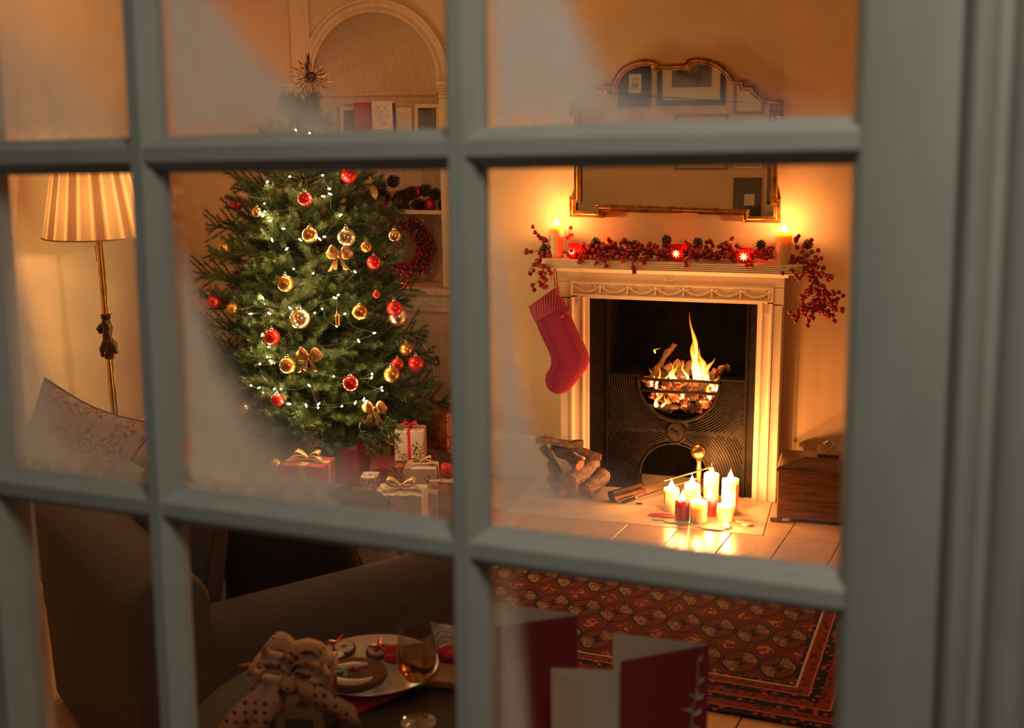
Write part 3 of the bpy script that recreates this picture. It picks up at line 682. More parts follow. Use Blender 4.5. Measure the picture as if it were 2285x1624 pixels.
b.box(SX0 + 0.072, SX1 - 0.06, 0.0, 0.03, 1.055, 1.063); b.box(SX0 + 0.1, SX1 - 0.08, 0.012, YC, 1.040, 1.056)
fpart(b, 'frieze_bead', bevel=0.002)
fx0, fx1 = SX0 + 0.075, SX1 - 0.065; nsw = 7; sw = (fx1 - fx0) / nsw
bm_sw = MB()
for k in range(15):
    t = k / 14 - 0.5; bm_sw.sphere((t * sw * 0.92, 0, -0.030 * (1 - 4 * t * t) + 0.002), 0.0054, 6, 4)
bm_sw.tube([(t / 10 * sw * 0.9, 0.001, -0.030 * (1 - (t / 5) ** 2) + 0.006) for t in range(-5, 6)], 0.0022, 5)
sw_me = bm_sw.mesh('swag', M['white'], 60)
bb = MB()
for s in (-1, 1):
    bb.tube([(s * (0.004 + 0.014 * math.sin(PI * k / 8)), 0, 0.004 + 0.008 * math.sin(2 * PI * k / 8)) for k in range(9)], 0.0022, 5)
    bb.tube([(0, 0, 0.002), (s * 0.014, 0, -0.004), (s * 0.024, 0, 0.001)], 0.002, 5)
bb.tube([(0, 0, 0), (0, 0, -0.030)], [0.003, 0.0045], 6); bb.sphere((0, 0, 0.003), 0.005, 8, 6)
bow_me = bb.mesh('carved_bow', M['white'], 60)
for k in range(nsw):
    link('swag', sw_me, fpx, IF @ V((fx0 + sw * (k + 0.5) , 0.006, 1.104)))
for k in range(nsw):
    link('carved_bow', bow_me, fpx, IF @ V((fx0 + sw * (k + (0.98 if k < nsw - 1 else 0.96)), 0.005, 1.106)), scale=1.25)
rb = MB()
for k in range(12):
    a = 2 * PI * k / 12; rb.sphere((0.016 * math.cos(a), 0, 0.016 * math.sin(a)), 0.0055, 6, 4, (1, 0.6, 1))
    rb.sphere((0.009 * math.cos(a + .2), -0.001, 0.009 * math.sin(a + .2)), 0.0035, 6, 4)
rb.sphere((0, -0.002, 0), 0.005, 8, 6)
ro_me = rb.mesh('carved_rosette', M['white'], 60)
link('carved_rosette', ro_me, fpx, IF @ V((-1.022, -0.001, 1.156)), scale=(1.3, 1, 0.9))
link('carved_rosette', ro_me, fpx, IF @ V((SX0 + 0.098, 0.013, 1.02)), scale=(0.85, 1, 1.5))
link('carved_rosette', ro_me, fpx, IF @ V((SX1 - 0.083, 0.013, 1.01)), scale=(0.85, 1, 1.5))

# ------------------------------------------------------------------ cast iron grate
gr = thing('fire_grate', 'black cast iron fireplace insert with round fire opening and fluted front', 'grate', (-0.968, 0.06, 0))
GI = V((0.968, -0.06, 0))
def gpart(b, name, mt_=None, **kw):
    b.v = [tuple(V(p) + GI) for p in b.v]; return b.build(name, mt_ or M['iron'], gr, kw.pop('smooth', 35), **kw)
GX0, GX1, GT = -1.350, -0.618, 0.632; CZ, CR, CXx = 0.612, 0.211, -0.968
AX, AW, AH = -0.985, 0.178, 0.265; YF = 0.035
b = MB(); N = 120
def zlo(x):
    d = abs(x - AX)
    return 0.0 if d >= AW else 0.09 + (AH - 0.09) * math.sqrt(max(0, 1 - (d / AW) ** 2))
def zhi(x):
    d = abs(x - CXx); return GT if d >= CR else min(GT, CZ - math.sqrt(CR * CR - d * d))
for k in range(N):
    xa, xb = GX0 + (GX1 - GX0) * k / N, GX0 + (GX1 - GX0) * (k + 1) / N
    la, lb, ha, hb = zlo(xa), zlo(xb), zhi(xa), zhi(xb)
    if abs((xa + xb) / 2 - AX) > AW: la = lb = 0.0
    if abs((xa + xb) / 2 - CXx) > CR: ha = hb = GT
    vs = [(xa, YF, la), (xb, YF, lb), (xb, YF, hb), (xa, YF, ha), (xa, YF + 0.012, la), (xb, YF + 0.012, lb), (xb, YF + 0.012, hb), (xa, YF + 0.012, ha)]
    b.add(vs, [(0, 1, 2, 3), (7, 6, 5, 4), (0, 4, 5, 1), (3, 2, 6, 7)])
gpart(b, 'front_plate', smooth=0)
for xa_, xb_, xc_ in ((OX0 + 0.001, GX0, GX0), (GX1, OX1 - 0.001, GX1)):   # cheeks left and right of the hood
    b = MB().box(xa_, xb_, YF + .004, YF + 0.02, 0, OZ).box(xc_ - 0.006, xc_ + 0.006, YF - 0.006, YF + 0.01, 0, OZ); gpart(b, 'side_plate')
b = MB()   # fire chamber
b.box(GX0, GX1, 0.34, 0.36, 0.30, OZ); b.box(GX0 - 0.01, GX0, YF + 0.02, 0.36, GT, OZ); b.box(GX1, GX1 + 0.01, YF + 0.02, 0.36, GT, OZ)
b.box(CXx - CR - 0.02, CXx - CR, YF + 0.012, 0.35, 0.35, GT - 0.01); b.box(CXx + CR, CXx + CR + 0.02, YF + 0.012, 0.35, 0.35, GT - 0.01)
b.box(GX0, CXx - CR, YF, 0.35, GT - 0.012, GT); b.box(CXx + CR, GX1, YF, 0.35, GT - 0.012, GT)
b.box(GX0, GX1, 0.30, 0.33, 0.0, 0.30); b.box(CXx - CR, CXx + CR, YF + 0.02, 0.35, 0.33, 0.345)
gpart(b, 'fire_chamber', M['soot'], smooth=0)
b = MB()   # circular rim and arch rim
b.tube([(CXx + (CR + .006) * math.cos(a), YF - 0.006, CZ + (CR + .006) * math.sin(a)) for a in [PI + PI * k / 40 + (0.0) for k in range(41)]], 0.009, 8)
b.tube([(AX - (AW + .006) * math.cos(PI * k / 30), YF - 0.004, 0.09 + (AH - 0.084) * math.sin(PI * k / 30)) for k in range(31)], 0.007, 8)
b.box(GX0, CXx - CR, YF - 0.008, YF + 0.005, GT - 0.008, GT + 0.004); b.box(CXx + CR, GX1, YF - 0.008, YF + 0.005, GT - 0.008, GT + 0.004)
gpart(b, 'opening_rim', smooth=60)
b = MB()   # flutes
MZ = 0.332
for k in range(22):
    r = CR + 0.028 + k * 0.0135
    for s in (-1, 1):
        pts = []
        for q in range(0, 31):
            a = PI / 2 * q / 30 * 1.0
            x = CXx + s * r * math.cos(a); z = CZ + 0.01 - r * math.sin(a) * (0.92 + 0.0 * k)
            if x < GX0 + 0.008 or x > GX1 - 0.008 or z < MZ + 0.006 + 0.10 * max(0, abs(x - CXx) - .06) * 0: 
                if len(pts) > 2: break
                continue
            if abs(x - CXx) < 0.045: break
            pts.append((x, YF - 0.002, z))
        if len(pts) > 3: b.tube(pts, 0.0042, 5)
for k in range(22):
    r = 0.0135 * k
    for s in (-1, 1):
        pts = []
        for q in range(0, 31):
            a = PI / 2 * q / 30
            x = AX + s * (AW + 0.028 + r) * math.cos(a); z = 0.02 + (AH + 0.01 + r) * math.sin(a)
            if x < GX0 + 0.008 or x > GX1 - 0.008:
                if len(pts) > 2: break
                continue
            if z > MZ - 0.006 or abs(x - AX) < 0.045: break
            pts.append((x, YF - 0.002, z))
        if len(pts) > 3: b.tube(pts, 0.0042, 5)
gpart(b, 'fluting', smooth=60)
b = MB()   # octagonal medallion
rg = [[V((CXx - 0.008 + r_ * math.cos(PI / 8 + PI / 4 * k), YF + y_, MZ + r_ * 1.15 * math.sin(PI / 8 + PI / 4 * k))) for k in range(8)] for r_, y_ in ((0.055, 0), (0.055, -0.014), (0.048, -0.018), (0.043, -0.010), (0.001, -0.010))]
b.loft(rg)
for k in range(9): b.sphere((CXx - 0.008 + random.uniform(-.02, .02), YF - 0.012, MZ + random.uniform(-.012, .014)), random.uniform(0.005, 0.009), 6, 4)
for s in (-1, 1):
    for k in range(7):
        b.sphere((CXx + s * (0.07 + 0.014 * k), YF - 0.004, 0.385 + 0.006 * k * k * 0.3), 0.0065, 6, 4); b.sphere((AX + s * (0.07 + 0.013 * k), YF - 0.004, 0.285 - 0.005 * k), 0.006, 6, 4)
gpart(b, 'medallion', smooth=30)
for zz2 in (0.618, 0.556):
    b = MB(); half = math.sqrt(max(0.0001, CR ** 2 - (zz2 - CZ) ** 2)) + 0.004
    b.tube([(CXx - half, YF - 0.004, zz2), (CXx - half * .4, YF - 0.012, zz2 - .003), (CXx + half * .4, YF - 0.012, zz2 + .002), (CXx + half, YF - 0.004, zz2 - .004)], 0.0085, 8)
    gpart(b, 'grate_bar', smooth=60)
# andiron / brass finial stand
ab = ony(1558, 1104, -0.06); ad = thing('brass_andiron', 'brass ball-topped hearth finial on square foot before the grate', 'andiron', (ab.x, -0.06, 0))
top = ony(1558, 1007, -0.06)
b = MB(); b.box(-0.04, 0.04, -0.035, 0.035, 0.0, 0.014); b.box(-0.028, 0.028, -0.026, 0.026, 0.014, 0.028); b.build('foot', M['brass'], ad, 30, bevel=0.002)
hz = top.z
MB().lathe([(0.022, 0.028), (0.018, 0.036), (0.013, 0.045), (0.016, 0.06), (0.017, hz * .55), (0.012, hz - 0.055), (0.018, hz - 0.046), (0.014, hz - 0.038)], 20).build('column', M['brass'], ad, 50)
MB().sphere((top.x - ab.x, 0, hz), 0.041, 32, 20).build('ball', M['brass'], ad, 80)

# ------------------------------------------------------------------ fire
fire = thing('log_fire', 'burning log fire with tall orange flame in the round grate', 'fire', (-0.968, 0.18, 0.345))
FI = V((0.968, -0.18, -0.345)); rf = random.Random(3)
b = MB()
def lump(b, c, r, rnd, seg=8, rings=6):
    n0 = len(b.v); b.sphere(c, r, seg, rings, (rnd.uniform(.8, 1.4), rnd.uniform(.7, 1.2), rnd.uniform(.6, 1)))
    sd = V((rnd.random() * 50, 0, 0))
    for i in range(n0, len(b.v)):
        p = V(b.v[i]); d = p - V(c); b.v[i] = tuple(V(c) + d * (1 + 0.45 * noise.noise(d * 40 + sd)))
for k in range(70):
    x = CXx + rf.uniform(-.17, .17); z = 0.40 + rf.random() * 0.10; 
    if (x - CXx) ** 2 + (z - CZ) ** 2 > (CR - .02) ** 2 and z < CZ: continue
    lump(b, (x, rf.uniform(.07, .22), z), rf.uniform(.012, .026), rf)
b.v = [tuple(V(p) + FI) for p in b.v]; b.build('ash_bed', M['ash'], fire, 60, kind='stuff')
b = MB()
for k in range(110):
    x = CXx + rf.uniform(-.19, .19); z = 0.475 + rf.random() * 0.13
    if (x - CXx) ** 2 + (z - CZ) ** 2 > (CR - .02) ** 2 and z < CZ: continue
    lump(b, (x, rf.uniform(.06, .24), z), rf.uniform(.014, .030), rf)
b.v = [tuple(V(p) + FI) for p in b.v]; b.build('embers', M['ember'], fire, 60, kind='stuff')
for (a, c, r) in [((-1.13, .10, .60), (-1.02, .20, .78), .016), ((-.99, .12, .60), (-.90, .20, .70), .02), ((-1.12, .16, .62), (-.93, .16, .645), .03), ((-1.05, .11, .655), (-.96, .14, .69), .022), ((-.90, .10, .55), (-.80, .14, .63), .028), ((-.80, .1, .64), (-.72, .15, .68), .02), ((-.90, .08, .50), (-.89, .09, .61), .022), ((-1.14, .1, .44), (-.85, .1, .45), .02)]:
    b = MB(); A_, B_ = V(a), V(c); pts = [A_.lerp(B_, t / 7) + V((0, 0, 0.008 * math.sin(t * 1.7))) for t in range(8)]
    b.tube(pts, [r * (1 + .25 * math.sin(t * 2.3 + a[0] * 9)) for t in range(8)], 9)
    for i, p in enumerate(b.v): p = V(p); b.v[i] = tuple(p + V((1, 1, 1)) * 0.006 * noise.noise(p * 60))
    b.v = [tuple(V(p) + FI) for p in b.v]; b.build('burning_log', M['charred'], fire, 60)
b = MB().box(-1.06, -.86, .05, .075, .385, .425); b.v = [tuple(V(p) + FI) for p in b.v]; b.build('fire_brick', M['soot'], fire, 0, bevel=.004)
def flame(base, tip, r, seed, wob=0.02):
    b = MB(); base, tip = V(base), V(tip); rn = random.Random(seed); ph = rn.random() * 6; n = 16; pts = []; rad = []
    for k in range(n + 1):
        t = k / n; p = base.lerp(tip, t) + V((math.sin(ph + t * 6) * wob * t * (1.2 - t) * 2, 0, 0)); pts.append(p)
        rad.append(r * max(0.02, (0.55 + 0.9 * t) * (1 - t) ** 1.15 * (1 + 0.16 * math.sin(ph * 2 + t * 17))) * (1.25 if t < .3 else 1.1))
    b.tube(pts, rad, 14, flat=0.55); b.v = [tuple(V(p) + FI) for p in b.v]; return b.build('flame', M['fire'], fire, 80)
for k, (ba, ti, r) in enumerate([((-.89, .12, .60), (-.925, .14, .96), .046), ((-.875, .12, .59), (-.91, .13, .84), .062), ((-.86, .14, .60), (-.87, .15, .77), .055), ((-.82, .09, .50), (-.80, .10, .62), .04), ((-.96, .09, .50), (-.95, .1, .60), .03), ((-1.01, .1, .60), (-1.03, .11, .70), .028), ((-1.12, .1, .56), (-1.13, .11, .66), .02), ((-.845, .10, .60), (-.80, .12, .73), .050), ((-.93, .10, .60), (-.96, .12, .71), .022), ((-.99, .08, .60), (-1.0, .10, .70), .024),
        ((-1.08, .07, .52), (-1.09, .08, .69), .026), ((-1.05, .08, .56), (-1.01, .10, .68), .018), ((-1.09, .055, .46), (-1.06, .06, .55), .030), ((-.79, .08, .56), (-.83, .1, .68), .034), ((-.78, .06, .57), (-.76, .07, .64), .03),
        ((-1.06, .06, .46), (-1.03, .06, .53), .018), ((-1.12, .16, .73), (-1.10, .17, .76), .012), ((-.91, .10, .50), (-.93, .10, .57), .024)]):
    flame(ba, ti, r, k)
point('fire_glow', (-0.93, -0.02, 0.74), 7, (1.0, 0.36, 0.08), 0.08)
point('fire_glow_low', (-0.95, 0.12, 0.55), 4, (1.0, 0.25, 0.05), 0.08)

# ================================================================== MIRROR
def z3(X, Y): return ony(1240 + X / 4.231, 110 + Y / 4.231, 0.05)
def pp(px, py): return ony(px, py, 0.05)
def arcpts(pts, n=6):
    out = []          # Catmull-Rom through points
    P = [pts[0]] + pts + [pts[-1]]
    for i in range(1, len(P) - 2):
        for k in range(n):
            t = k / n; a, b_, c, d = P[i - 1], P[i], P[i + 1], P[i + 2]
            out.append(0.5 * ((2 * b_) + (c - a) * t + (2 * a - 5 * b_ + 4 * c - d) * t * t + (-a + 3 * b_ - 3 * c + d) * t ** 3))
    out.append(pts[-1]); return out
L_ = []
L_ += [pp(1270, 484), pp(1270, 437), pp(1280, 437), pp(1279.5, 262), pp(1269.5, 262), z3(120, 495)]
L_ += arcpts([z3(200, 492), z3(280, 462), z3(335, 415), z3(363, 362)], 5)
L_ += [z3(440, 360), z3(442, 316), z3(520, 316)]
L_ += arcpts([z3(530, 290), z3(570, 215), z3(650, 140), z3(760, 95), z3(860, 85), z3(940, 96), z3(985, 132)], 5)
L_ += [z3(1215, 126)]
L_ += arcpts([z3(1232, 95), z3(1300, 70), z3(1420, 76), z3(1540, 118), z3(1640, 195), z3(1700, 276)], 5)
L_ += [z3(1790, 278), z3(1793, 326), z3(1878, 326)]
L_ += arcpts([z3(1900, 385), z3(1950, 430), z3(2030, 458), z3(2150, 463)], 5)
L_ += [pp(1747, 262), pp(1734, 262), pp(1734, 444), pp(1741, 444), pp(1741, 498), pp(1657, 497), pp(1657, 482), pp(1344, 472), pp(1344, 487)]
OUT = [(p.x, p.z) for p in L_]
def offset_poly(P, d):
    n = len(P); out = []
    for i in range(n):
        a, b_, c = V(P[i - 1]), V(P[i]), V(P[(i + 1) % n])
        e1 = (b_ - a); e2 = (c - b_)
        e1 = e1.normalized() if e1.length > 1e-9 else e2.normalized(); e2 = e2.normalized() if e2.length > 1e-9 else e1
        n1 = V((e1.y, -e1.x)); n2 = V((e2.y, -e2.x)); mm = n1 + n2
        if mm.length < 1e-4: mm = n1
        mm.normalize(); k = 1 / max(0.5, mm.dot(n1)); out.append(tuple(b_ + mm * d * k))
    return out
mir = thing('overmantel_mirror', 'large gilt framed mirror with scrolled arched top hung over the mantel', 'mirror', (-1.01, 0.06, 1.75))
MI = V((1.01, -0.06, -1.75))
b = MB(); fw = 0.036
prof = [(0.0, 0.10), (0.0, 0.055), (0.002, 0.048), (0.005, 0.046), (0.008, 0.050), (0.011, 0.052), (0.016, 0.043), (0.021, 0.041), (0.025, 0.046), (0.028, 0.052), (0.032, 0.050), (fw, 0.056), (fw, 0.066)]
rings_ = []
for d, y in prof:
    rings_.append([V((x, y, z)) + MI for x, z in offset_poly(OUT, d)])
b.loft(rings_, True, False)
b.build('gilt_frame', M['old_gold'], mir, 30)
for X, Y in ((940, 178), (1262, 168)):
    c = z3(X, Y); c.y = 0.043; b = MB(); b.tube([c + MI + V((0.0 + r_ * math.cos(a), 0, r_ * math.sin(a))) for a, r_ in [(k * 0.5, 0.021 - k * 0.0009) for k in range(22)]], 0.0038, 6)
    b.lathe([(0.019, 0), (0.019, 0.006), (0.001, 0.008)], 20, c + MI, Matrix.Rotation(PI / 2, 4, 'X')); b.build('scroll', M['old_gold'], mir, 50)
IN = offset_poly(OUT, fw - 0.004); ya = math.tan(math.radians(1.5)); cxm = -1.01
b = MB(); b.v = [tuple(V((x, 0.062 + (cxm - x) * ya, z)) + MI) for x, z in IN]; b.f = [tuple(range(len(IN)))]; b.mi = [0]
me = b.mesh('mirror_glass', M['glass_mirror'], 0); bmx = bmesh.new(); bmx.from_mesh(me); bmesh.ops.triangulate(bmx, faces=bmx.faces); bmx.to_mesh(me); bmx.free()
link('mirror_glass', me, mir)

# pictures on the window wall, seen in the mirror
WPo = V((WO.x, WO.y, 0)) + V((math.sin(wy) * -1, math.cos(wy), 0)) * 0.20
def on_wall(x, z, d=0.0):   # wall_front inner face at world x
    u = V((math.cos(wy), math.sin(wy), 0)); nn = V((-math.sin(wy), math.cos(wy), 0)); t = (x - WPo.x) / u.x
    return WPo + u * t + nn * d + V((0, 0, z))
def picture(label, x0, x1, z0, z1, fw_, fm, mount, mw, art=None, artm=None, group=None):
    c = on_wall((x0 + x1) / 2, (z0 + z1) / 2, 0.0); w = (x1 - x0) / math.cos(wy) / 2; h = (z1 - z0) / 2
    t = thing('framed_picture', label, 'picture', c, (0, 0, wy), group)
    b = MB()
    for a in ((-w, w, -h, -h + fw_), (-w, w, h - fw_, h), (-w, -w + fw_, -h + fw_, h - fw_), (w - fw_, w, -h + fw_, h - fw_)): b.box(a[0], a[1], 0.0, 0.025, a[2], a[3])
    b.build('frame', fm, t, 0, bevel=0.002)
    MB().box(-w + fw_, w - fw_, 0.002, 0.010, -h + fw_, h - fw_).build('mount', mount, t, 0)
    if art:
        a0, a1, b0, b1 = art; MB().box(-w + 2 * w * a0, -w + 2 * w * a1, 0.010, 0.012, -h + 2 * h * b0, -h + 2 * h * b1).build('print', artm, t, 0)
    return t, w, h
M['photo'] = noisy('old_photograph', (0.03, 0.025, 0.022), (0.22, 0.17, 0.14), 9, 0.6, bs=0)
t, w, h = picture('small white print of dark leaves in a black mount, reflected at mirror top left', -2.52, -2.23, 1.95, 2.36, 0.012, M['black_frame'], M['dark_mount'], 0, (0.33, 0.70, 0.30, 0.70), M['paper'])
b = MB()
for k in range(3):
    x = -0.03 + 0.02 * k; b.tube([(x, 0.0125, -0.05), (x + .012, 0.0125, -0.02), (x + .018, .0125, .005)], [0.002, 0.008, 0.002], 6); b.tube([(x + .018, .0125, .005), (x + .02, .0125, .06)], 0.0018, 4); b.sphere((x + .02, .0125, .04), .004, 6, 4, (1, .3, 2))
b.build('leaf_drawing', M['ink'], t, 50)
picture('wide black framed engraving with cream mount, reflected at mirror top', -2.18, -1.59, 1.96, 2.42, 0.045, M['black_frame'], M['mat_board'], 0, (0.22, 0.80, 0.34, 0.86), M['photo'])
picture('brown wood framed picture with cream mount, reflected at mirror right', -1.52, -1.26, 1.88, 2.20, 0.022, M['wood_frame'], M['mat_board'], 0, (0.4, 0.62, 0.62, 0.95), M['black_frame'])
t, w, h = picture('low oak framed print of pale upright lines, reflected in mirror centre', -2.02, -1.56, 1.40, 1.88, 0.018, M['wood_frame'], M['mat_board'], 0)
b = MB()
for k in range(7): b.box(-w * .7 + 0.055 * k, -w * .7 + 0.055 * k + 0.006, 0.010, 0.012, h * .1, h * .8)
b.build('drawn_lines', M['ink'], t, 0)
picture('thin silver framed picture reflected beside the oak framed print', -1.49, -1.26, 1.42, 1.70, 0.01, M['silver'], M['mat_board'], 0)
t, w, h = picture('black mounted small white print, reflected at mirror bottom right', -1.50, -1.26, 0.955, 1.33, 0.012, M['black_frame'], M['black_frame'], 0, (0.40, 0.76, 0.36, 0.62), M['paper'])
b = MB()
for k in range(4): b.box(-w * .08 + 0.016 * k, -w * .08 + 0.016 * k + .002, 0.0121, 0.0128, -h * .2, h * .16)
b.build('drawn_lines', M['ink'], t, 0)

# ================================================================== CANDLES
POWK = 2.6
def candle(name, label, p, r, h, mt_, flame_h=0.035, power=1.2, group=None, drips=0, seed=0, tilt=0.0):
    t = thing(name, label, 'candle', p, (0, 0, 0), group); rn = random.Random(seed)
    seg = 28; prof = [(r * 0.98, 0), (r, 0.004), (r, h * 0.5), (r, h - 0.006), (r * 0.96, h), (r * 0.88, h - 0.001), (r * 0.84, h - 0.010), (r * 0.5, h - 0.014), (0.001, h - 0.015)]
    b = MB(); b.lathe(prof, seg, caps=True)
    for i, q in enumerate(b.v):
        q = V(q)
        if q.z > h * .8:
            q.z += 0.007 * noise.noise(V((q.x * 60, q.y * 60, seed))) ; b.v[i] = tuple(q)
    b.build('wax_body', mt_, t, 60)
    if drips:
        for k in range(drips):
            b = MB()
            a = rn.uniform(0, 2 * PI) if k > 1 else rn.uniform(-PI * .9, -PI * .1); L = rn.uniform(.2, .8) * h; rr_ = rn.uniform(.002, .004)
            b.tube([(r * math.cos(a), r * math.sin(a), h - 0.004), (r * 1.02 * math.cos(a), r * 1.02 * math.sin(a), h - L * .5), (r * math.cos(a), r * math.sin(a), h - L)], [rr_, rr_, rr_ * 1.5], 6)
            b.build('wax_drip', mt_, t, 60)
    MB().tube([(0, 0, h - 0.015), (0.001, 0, h + 0.004)], 0.0012, 5).build('wick', M['iron_tip'], t, 0)
    b = MB(); n = 10; b.lathe([(max(.0004, flame_h * 0.26 * math.sin(PI * min(1, (k / n) ** 0.65)) * (1 - (k / n) ** 3)), h - 0.004 + flame_h * 1.1 * k / n) for k in range(n + 1)], 12); b.build('flame', M['flame'], t, 80)
    point('candle_light', (p[0], p[1], p[2] + h + flame_h * 0.45), power * POWK, (1.0, 0.38, 0.095), 0.010)
    return t
def col_h(px, py_top, y): return ony(px, py_top, y).z
MZt = 1.262
candle('pillar_candle', 'cream pillar candle on the left end of the mantel', (-1.606, -0.045, MZt), 0.038, 0.172, M['wax'], 0.042, 2.0, 'mantel pillar candles')
candle('pillar_candle', 'cream pillar candle on the right end of the mantel', (-0.447, -0.045, MZt), 0.040, 0.160, M['wax'], 0.042, 2.0, 'mantel pillar candles')
def hearth_candle(name, label, px, pyb, pyt, r, mt_, drips=3, seed=1, pw=1.3):
    p = onz(px, pyb, 0.001); p.y += r; p.z = 0.001
    h = ony(px, pyt, p.y - r * .2).z - p.z
    p.z = 0.0012; return candle(name, label, p, r, max(0.05, h), mt_, 0.055, pw, 'candles on the hearth', drips, seed)
POWK = 5.2
hearth_candle('hearth_candle', 'leftmost cream pillar candle in the hearth cluster', 1495, 1143, 1091, 0.040, M['wax'], 3, 1)
hearth_candle('hearth_candle', 'short dark red candle at the front left of the cluster', 1520, 1164, 1116, 0.036, M['red_wax'], 5, 2, 0.9)
hearth_candle('hearth_candle', 'cream pillar candle behind the front red candle', 1541, 1131, 1081, 0.041, M['wax'], 3, 3)
hearth_candle('hearth_candle', 'tall cream pillar candle at the back of the cluster', 1584, 1128, 1058, 0.040, M['wax'], 3, 4)
hearth_candle('hearth_candle', 'red streaked candle in front of the tall back candle', 1581, 1153, 1112, 0.035, M['red_wax'], 7, 5, 0.9)
hearth_candle('hearth_candle', 'tallest cream pillar candle at the right of the cluster', 1626, 1150, 1070, 0.042, M['wax'], 6, 6)
hearth_candle('hearth_candle', 'short cream pillar candle front centre of the cluster', 1556, 1168, 1121, 0.042, M['wax'], 2, 7)
hearth_candle('hearth_candle', 'short cream dripping candle front right of the cluster', 1616, 1166, 1128, 0.042, M['wax'], 6, 8)
tl = onz(1619, 1177, 0.001)
candle('tealight', 'lit tea light at the very front of the hearth candles', (tl.x, tl.y, 0.0012), 0.019, 0.016, M['wax'], 0.02, 0.5)
def puddle(label, px, py, sx, sy, mt_, h=0.004, group=None, seed=0, name='wax_puddle'):
    p = onz(px, py, 0.002); b = MB(); n = 26; rg = []
    out = [(1 + 0.3 * noise.noise(V((math.cos(2 * PI * k / n) * 1.5, math.sin(2 * PI * k / n) * 1.5, seed * 3.7)))) for k in range(n)]
    for f, z in ((1, 0), (1.0, h * .5), (0.9, h), (0.01, h * .9)):
        rg.append([V((sx * f * out[k] * math.cos(2 * PI * k / n), sy * f * out[k] * math.sin(2 * PI * k / n), z)) for k in range(n)])
    b.loft(rg); o = b.build(name, mt_, None, 60); o.location = (p.x, p.y, 0.0008); tag(o, label, 'wax', group)
puddle('spilt red wax puddle left of the hearth candles', 1478, 1150, 0.075, 0.035, M['red_wax'], 0.004, 'spilt wax on the hearth', 1)
puddle('cream wax puddle under the front red candle', 1512, 1164, 0.075, 0.032, M['wax'], 0.005, 'spilt wax on the hearth', 2)
puddle('cream wax puddle at the front right of the candles', 1590, 1178, 0.07, 0.03, M['wax'], 0.005, 'spilt wax on the hearth', 3)
puddle('thick round cream wax disc at the right', 1668, 1171, 0.024, 0.018, M['wax'], 0.012, 'spilt wax on the hearth', 4)
puddle('flat oval cream wax disc behind the round one at right', 1655, 1163, 0.034, 0.02, M['wax'], 0.006, 'spilt wax on the hearth', 5)
puddle('small cream wax drip left front of the red candle', 1466, 1158, 0.03, 0.016, M['wax'], 0.004, 'spilt wax on the hearth', 6)

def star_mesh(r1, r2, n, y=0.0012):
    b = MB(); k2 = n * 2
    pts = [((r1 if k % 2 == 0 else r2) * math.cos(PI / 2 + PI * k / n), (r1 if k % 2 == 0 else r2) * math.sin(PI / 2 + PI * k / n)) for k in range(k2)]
    b.prism(pts, -y, 0); return b.mesh('star', M['star_glow'], 0)
mt = bpy.data.materials.new('glowing_star'); mt.use_nodes = True; nt = mt.node_tree; nt.nodes.clear()
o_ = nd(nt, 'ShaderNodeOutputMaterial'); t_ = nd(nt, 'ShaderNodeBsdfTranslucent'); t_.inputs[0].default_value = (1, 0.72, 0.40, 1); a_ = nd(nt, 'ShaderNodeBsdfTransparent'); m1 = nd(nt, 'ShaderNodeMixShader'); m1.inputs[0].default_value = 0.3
ad_ = nd(nt, 'ShaderNodeAddShader'); em_ = nd(nt, 'ShaderNodeEmission'); em_.inputs[0].default_value = (1, .50, .14, 1); em_.inputs[1].default_value = 3.0  # emission stands in for the flame shining through the star
nt.links.new(t_.outputs[0], m1.inputs[1]); nt.links.new(a_.outputs[0], m1.inputs[2]); nt.links.new(m1.outputs[0], ad_.inputs[0]); nt.links.new(em_.outputs[0], ad_.inputs[1]); nt.links.new(ad_.outputs[0], o_.inputs[0]); M['star_glow'] = mt
def votive(label, p, r, h, power=3.0):
    t = thing('votive_holder', label, 'candle holder', p, (0, 0, math.radians(-12)), 'red votive holders on the mantel')
    MB().lathe([(r * .80, 0), (r * .84, .004), (r, h), (r * 1.03, h + .001), (r * .95, h), (r * .80, .008), (0.001, .006)], 24, caps=True).build('red_glass', M['votive'], t, 60)
    MB().lathe([(r * .55, .009), (r * .55, h * .42), (0.001, h * .42)], 16).build('tea_candle', M['wax'], t, 50)
    MB().lathe([(0.001, h * .42), (.006, h * .52), (.004, h * .66), (.0005, h * .8)], 10).build('flame', M['flame'], t, 80)
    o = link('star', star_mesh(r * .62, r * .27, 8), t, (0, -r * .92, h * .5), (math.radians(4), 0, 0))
    point('votive_light', (p[0], p[1], p[2] + h * .62), power, (1.0, 0.40, 0.14), 0.006)
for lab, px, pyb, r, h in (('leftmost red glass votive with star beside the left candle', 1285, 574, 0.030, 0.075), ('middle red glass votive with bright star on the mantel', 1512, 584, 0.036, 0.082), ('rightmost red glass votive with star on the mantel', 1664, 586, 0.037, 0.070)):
    q = onz(px, pyb, MZt); votive(lab, (q.x, -0.075, MZt + .0005), r, h)

